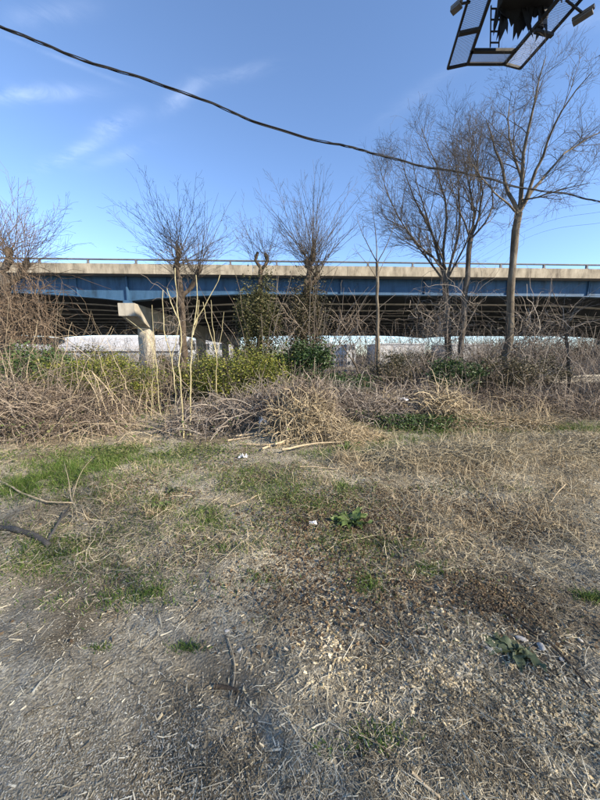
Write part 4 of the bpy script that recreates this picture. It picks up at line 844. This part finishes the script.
GP += [(80, 466, 80, 12, 3000, .09), (150, 462, 50, 8, 1200, .08), (60, 495, 70, 10, 1200, .06), (190, 520, 50, 10, 900, .05), (255, 520, 60, 12, 900, .05), (300, 485, 60, 8, 900, .06), (340, 505, 40, 9, 800, .05), (330, 540, 60, 12, 700, .04), (230, 480, 60, 8, 900, .06), (400, 545, 60, 10, 500, .04), (70, 545, 70, 12, 1200, .04), (140, 600, 70, 10, 700, .03), (270, 470, 50, 6, 700, .07), (470, 490, 80, 10, 500, .05), (400, 440, 60, 6, 1200, .1), (560, 428, 60, 5, 1200, .1), (450, 432, 50, 5, 900, .1)]
gv = MB(); r = np.random.default_rng(97)
for (px, py, rx, ry, n, L) in GP:
    c = gnd(px, py); rxw = rx / F * math.hypot(c[1], CAM_H); ryw = abs(gnd(px, py - ry)[1] - c[1])
    x = c[0] + r.normal(0, .55, n) * rxw; y = c[1] + r.normal(0, .55, n) * ryw; k = (vnoise(x, y, 6, 41) + r.normal(0, .2, n)) > -.12; x, y = x[k], y[k]; n = len(x)
    P = stalk_paths(np.stack([x, y, H(x, y)], -1), r.uniform(0, 6.28, n), r.uniform(.7, 1.5, n), L * r.uniform(.5, 1.5, n), 4, r.uniform(.2, 1.3, n), .12, r)
    v, q = strips(P, (r.uniform(.002, .0045, n) * (1 + .12 * c[1]))[:, None] * np.array([1, .9, .65, .1])[None]); gv.add(v, q)
tag(gv.build('grass', 'grass'), 'short green grass growing in uneven patches over the lot', 'grass', kind='stuff')
# dry standing tufts
tv = MB()
for (px, py, n, L, sp) in [(430, 465, 160, .22, .25), (465, 475, 160, .2, .25), (500, 465, 160, .24, .3), (545, 455, 160, .26, .35), (585, 490, 140, .2, .3), (450, 530, 110, .16, .2), (520, 515, 130, .17, .25), (415, 505, 90, .15, .2), (585, 540, 110, .14, .25), (480, 440, 160, .3, .35), (150, 470, 60, .14, .2), (250, 545, 50, .1, .15), (320, 480, 60, .14, .2),(155, 515, 60, .12, .06), (90, 520, 60, .14, .10), (110, 500, 40, .15, .1), (360, 470, 70, .2, .12), (345, 460, 90, .28, .12), (420, 470, 80, .22, .2), (470, 450, 90, .25, .25), (520, 450, 90, .25, .3), (560, 520, 80, .16, .25), (590, 440, 90, .3, .3), (450, 520, 60, .15, .2), (500, 480, 80, .2, .3), (110, 430, 80, .4, .3), (140, 445, 60, .25, .2), (60, 445, 80, .4, .4), (580, 470, 90, .22, .35), (440, 545, 50, .12, .2), (540, 420, 120, .45, .5), (580, 415, 120, .45, .5), (480, 425, 120, .4, .4)]:
    c = gnd(px, py); n *= 2; x = c[0] + r.normal(0, sp, n); y = c[1] + r.normal(0, sp * .6, n)
    P = stalk_paths(np.stack([x, y, H(x, y)], -1), r.uniform(0, 6.28, n), r.uniform(.35, 1.45, n), L * r.uniform(.5, 1.4, n), 5, r.uniform(.2, 1.6, n), .15, r); clamp_ground(P, .003)
    v, q = strips(P, (r.uniform(.0025, .005, n) * (1 + .1 * c[1]))[:, None] * np.array([1, .9, .75, .5, .1])[None]); tv.add(v, q)
tag(tv.build('dry_grass', 'straw_warm'), 'dry standing grass tufts around the straw and canes', 'grass', kind='stuff')
# ground ivy patch
r = np.random.default_rng(98); c = gnd(410, 425); n = 8000; x = c[0] + r.normal(0, .5, n) * 1.15; y = c[1] - .1 + r.normal(0, .5, n) * .6
P = np.stack([x, y, H(x, y) + r.uniform(.02, .32, n)], -1); v, t = leaf_quads(P, r.uniform(.03, .06, n), r, .3, .8); tag(mesh_np('ground_ivy', v, t, 'ivy_patch'), 'low green ivy patch between the straw heap and the grey brambles', 'ivy', kind='stuff')
n = 1500; x = c[0] - .5 + r.normal(0, .5, n) * 2.6; y = c[1] - .5 + r.normal(0, .5, n) * .5
v, t = leaf_quads(np.stack([x, y, H(x, y) + r.uniform(.01, .06, n)], -1), r.uniform(.02, .04, n), r, .3, .8); tag(mesh_np('clover', v, t, 'grass'), 'sparse green weeds at the front edge of the ivy', 'weeds', kind='stuff')

# broad-leaved weeds with single leaves
def leaf_mesh(L, w, curl, lift, r):
    K = 9; t = np.linspace(0, 1, K); prof = np.sin(np.pi * np.clip(t * .93 + .05, 0, 1)) ** .75 * (1 - .25 * t); prof[0] = .12; prof[1] = .16; prof[-1] = .02
    wave = 1 + .22 * r.normal(0, 1, K); wob = np.cumsum(r.normal(0, .012, K)) * L / .2
    c = np.stack([t * L * np.cos(lift * (1 - t * curl)), wob, L * (np.sin(lift) * t - curl * .45 * t ** 2)], -1)
    ed = np.stack([np.zeros(K), w / 2 * prof * wave, .16 * w * prof], -1); mid = c.copy(); l = c + ed; rt = c + ed * np.array([1, -1, 1])
    l[:, 2] += r.normal(0, .010, K); rt[:, 2] += r.normal(0, .010, K)
    V = np.concatenate([l, mid, rt]); i = np.arange(K - 1); return V, np.concatenate([np.stack([i, K + i, K + i + 1, i + 1], -1), np.stack([K + i, 2 * K + i, 2 * K + i + 1, K + i + 1], -1)])
def weed(label, px, py, n, L, w, seed, mat='dock', lifts=(.15, 1.0)):
    r = np.random.default_rng(seed); c = gnd(px, py); g = float(H(c[0], c[1])); root = thing('broadleaf_weed', (c[0], c[1], g), label, 'weed')
    for k in range(n):
        lf = r.uniform(*lifts); ll = L * r.uniform(.6, 1.2) * (1.1 - .35 * lf); V, q = leaf_mesh(ll, w * r.uniform(.7, 1.2), r.uniform(.5, 1.1), lf, r)
        a = 2 * math.pi * (k * .382 + r.uniform(-.05, .05)); ca, sa = math.cos(a), math.sin(a); V = np.stack([V[:, 0] * ca - V[:, 1] * sa, V[:, 0] * sa + V[:, 1] * ca, V[:, 2] + .01], -1)
        V[:, 2] = np.maximum(V[:, 2], H(V[:, 0] + c[0], V[:, 1] + c[1]) - g + .006); mesh_np('leaf', V, q, mat, root, True)
weed('leafy green dock weed with many upright leaves amid the brown litter', 350, 524, 40, .21, .072, 101, 'dock_bright', (.25, 1.15))
weed('flat dark green broadleaf weed beside the pale stone', 516, 655, 15, .13, .055, 102, lifts=(.05, .55))
weed('small dark green weed next to a pale dry tuft', 162, 508, 20, .13, .055, 103, 'dock_bright')
weed('small green weed tucked against the spilled dry grass', 348, 450, 16, .26, .07, 104, 'dock_bright')
weed('low green weed in the short grass left of the dock weed', 172, 492, 12, .13, .04, 105)

# stones, litter, branches
def stone(label, px, py, s, seed, mat='stone', name='stone', cat='stone', sc=(1, .75, .6), group=None):
    r = np.random.default_rng(seed); c = gnd(px, py); g = float(H(c[0], c[1])); bm = bmesh.new(); bmesh.ops.create_icosphere(bm, subdivisions=3, radius=1)
    ph = r.uniform(0, 6, (4, 3)); fr = r.uniform(1, 3.2, (4, 3))
    for v_ in bm.verts:
        p = np.array(v_.co); k = 1 + .09 * sum(math.sin(p @ fr[i] + ph[i][0]) for i in range(4)); v_.co = Vector(p * k * s * np.array(sc))
    me = bpy.data.meshes.new(name); bm.to_mesh(me); bm.free(); me.materials.append(M[mat]); me.polygons.foreach_set('use_smooth', [True] * len(me.polygons))
    o = bpy.data.objects.new(name, me); COL.objects.link(o); o.location = (c[0], c[1], g + s * sc[2] * .55); o.rotation_euler = (r.uniform(-.2, .2), r.uniform(-.2, .2), r.uniform(0, 6)); tag(o, label, cat, group)
stone('round pale stone against the flat dark weed', 541, 648, .024, 111)
stone('long grey stone wedged behind the flat dark weed', 522, 640, .026, 112, sc=(1.3, .5, .45))
for i, (px, py, s) in enumerate([(370, 610, .016), (414, 605, .012), (440, 603, .018), (455, 609, .014), (470, 612, .015), (433, 613, .012), (489, 649, .016), (468, 664, .012), (562, 660, .016), (227, 631, .013), (240, 650, .012), (314, 528, .018), (412, 489, .022), (478, 517, .02), (170, 580, .012), (335, 518, .016), (80, 520, .03), (86, 524, .018), (8, 552, .022), (15, 550, .018), (580, 640, .013), (390, 596, .014), (350, 608, .013)]):
    stone('small whitish chip of rock lying on the grey litter', px, py, s, 120 + i, sc=(1.1, .7, .35), group='small whitish rock chips')
def crumple(label, px, py, s, seed, name, cat, mat='plastic', h=.5, z=None):
    r = np.random.default_rng(seed); c = gnd(px, py); g = float(H(c[0], c[1])) if z is None else z; n = 7; a = np.linspace(-1, 1, n); X_, Y_ = np.meshgrid(a, a)
    V = np.stack([X_ * s + r.normal(0, s * .1, X_.shape), Y_ * s * .7 + r.normal(0, s * .1, X_.shape), np.abs(r.normal(0, .5, X_.shape)) * s * h + .01], -1).reshape(-1, 3); i = np.arange(n * n).reshape(n, n)
    q = np.stack([i[:-1, :-1], i[:-1, 1:], i[1:, 1:], i[1:, :-1]], -1).reshape(-1, 4); o = mesh_np(name, V, q, mat); o.location = (c[0], c[1], g); tag(o, label, cat); return o
o = crumple('crumpled whitish plastic bag caught in the side of the central straw heap', 264, 434, .09, 131, 'plastic_bag', 'bag', h=1.6); o.location[2] += .18
crumple('torn white scrap of paper on the soil near the dock weed', 313, 524, .035, 132, 'paper_scrap', 'paper')
crumple('pale crumpled sheet of litter below the brush on the right', 507, 428, .13, 133, 'litter_sheet', 'litter', h=.8)
crumple('pale scrap of litter on the ground before the cut stalks', 243, 458, .07, 134, 'paper_scrap', 'paper', h=.7)
crumple('curled orange brown dead leaf on the chips', 306, 605, .024, 135, 'dead_leaf', 'leaf', 'leaf_dead', h=.9)
crumple('white rag lying high on the grey brambles near the straw clump', 402, 421, .11, 136, 'rag', 'rag', h=.8).location[2] += .5
def lying(label, pts, r0, r1, mat, name, cat, lift=.02, branches=()):
    P = resample(np.array([gnd(*p) for p in pts]), 14); P[:, 2] = H(P[:, 0], P[:, 1]) + lift; root = thing(name, tuple(P[0]), label, cat); under(MB().tubes(P[None], np.linspace(r0, r1, 14)[None], 8, True).build('stem', mat, smooth=True), root)
    for b, bl_ in branches:
        Q = resample(np.array([gnd(*p) for p in b]), 9); Q[:, 2] = H(Q[:, 0], Q[:, 1]) + np.linspace(lift, lift + bl_, 9); under(MB().tubes(Q[None], np.linspace(r1 * .75, r1 * .3, 9)[None], 6, True).build('branch', mat, smooth=True), root)
lying('pale bent branch lying across the grass edge with twiggy end', [(-6, 480), (8, 488), (25, 498), (40, 504), (72, 507)], .012, .007, 'cane', 'fallen_branch', 'branch', .05, [([(72, 507), (78, 490), (96, 470)], .15), ([(72, 507), (90, 515), (100, 525)], .02), ([(72, 507), (70, 492), (66, 480)], .2)])
lying('dark grey forked log half sunk in the thin grass', [(-5, 530), (18, 533), (34, 538), (50, 549)], .026, .021, 'log', 'log', 'log', .028, [([(47, 546), (56, 533), (70, 515)], .06)])
lying('thin pale bent stick on the bare earth in the foreground', [(228, 640), (235, 670), (231, 700)], .004, .003, 'cane', 'stick', 'stick', .012)
lying('curved pale stick at the bottom of the lot', [(412, 775), (425, 788), (440, 800)], .006, .004, 'cane', 'stick', 'stick', .012)
lying('long dark stick running past the stone and weed', [(500, 610), (530, 632), (560, 655), (590, 690)], .006, .004, 'bark_dark', 'stick', 'stick', .012)
lying('pale forked twig on the right straw', [(565, 488), (556, 498), (549, 508)], .006, .003, 'cane', 'twig', 'twig', .05, [([(557, 497), (558, 505), (559, 513)], .01)])
lying('short dark rotten stick on bare soil', [(214, 688), (226, 689), (238, 692)], .010, .008, 'bark_dark', 'stick', 'stick', .01)
lying('long pale stick on the litter beside the cut stalks', [(300, 468), (335, 470), (370, 464)], .008, .005, 'cane', 'stick', 'stick', .02)
lying('pale stick crossing the straw in the middle of the lot', [(230, 508), (255, 498), (268, 492)], .006, .004, 'cane', 'stick', 'stick', .02)

# guardrail at the right
p0, p1 = at(548, 380, 10.4), at(640, 379, 11.6); dv = (p1 - p0) / np.linalg.norm(p1 - p0); gz = float(H(p0[0], p0[1])); top = p0[2]
gr = thing('guardrail', (p0[0], p0[1], gz), 'low steel guardrail on dark posts beyond the brambles at the right', 'guardrail')
A, B = p0.copy(), p1 + dv * 6; A[2] = B[2] = top
nv = np.array([-dv[1], dv[0], 0]); pr = [(0, .15), (.04, .09), (0, .03), (0, -.03), (.04, -.09), (0, -.15)]
V = np.array([e + nv * -o_ + np.array([0, 0, h_]) for e in (A, B) for o_, h_ in pr] + [e + nv * (.01 - o_) + np.array([0, 0, h_]) for e in (A, B) for o_, h_ in pr])
qd = [(i, i + 1, 7 + i, 6 + i) for i in range(5)] + [(13 + i, 12 + i, 18 + i, 19 + i) for i in range(5)]; under(MB().add(V, qd).build('rail', 'concrete'), gr)
for k in range(6):
    c = A + (B - A) * (k + .2) / 6 + nv * .12; z0 = float(H(c[0], c[1])); under(MB().box((c[0] - .07, c[1] - .09, z0 - .2), (c[0] + .07, c[1] + .09, top + .12)).build('post', 'wood_pole'), gr)

# ================================================================== unseen bare trees added behind the viewer to filter sun over the near ground
def sun_filter_tree(seed):
    r = np.random.default_rng(seed); T = Tree(r); root = thing('bare_tree', (0, 0, 0), 'unseen bare twiggy tree added behind the viewer to soften the sun', 'tree', 'sun filtering trees added behind the viewer')
    P = branch(r, np.array([0, 0, -.3]), np.array([.05, 0, 1.]), 3.6, 10, .1, .05); MB().tubes(P[None], np.linspace(.16, .11, 10)[None], 10).build('trunk', 'bark', root, True)
    for k in range(9):
        az = k * 2.4; d = np.array([math.cos(az) * .75, math.sin(az) * .75, r.uniform(.4, 1.2)]); q = branch(r, P[5 + k % 5], d, r.uniform(2.6, 3.8), 10, .3, .12); T.put(1, q, (.024, .008), 10)
        grow(T, q, .024, .008, 2, {2: (4.5, 1.4, .9, .15, .25, .15), 3: (6, .75, .8, .1, .1, .16), 4: (5, .4, .8, .05, .1, .18)})
    T.mesh('limbs', 'bark', [1], 6, root); T.mesh('crown', 'twig', [2, 3, 4], 3, root); return root
bt = sun_filter_tree(401)
for k, (x_, y_, rz, sc_) in enumerate(((4.4, -3.8, .8, 1.0), (8.0, -4.2, 2.1, 1.04), (11.4, -3.7, 3.3, 1.0), (15.0, -4.3, 4.1, 1.06), (18.4, -4.0, 5.4, 1.02))):
    o = bt if k == 0 else bt.copy()
    if k:
        COL.objects.link(o)
        for ch in bt.children: c_ = ch.copy(); COL.objects.link(c_); c_.parent = o
    o.location = (x_, y_, float(H(x_, y_))); o.rotation_euler = (0, 0, rz); o.scale = (sc_, sc_, sc_)
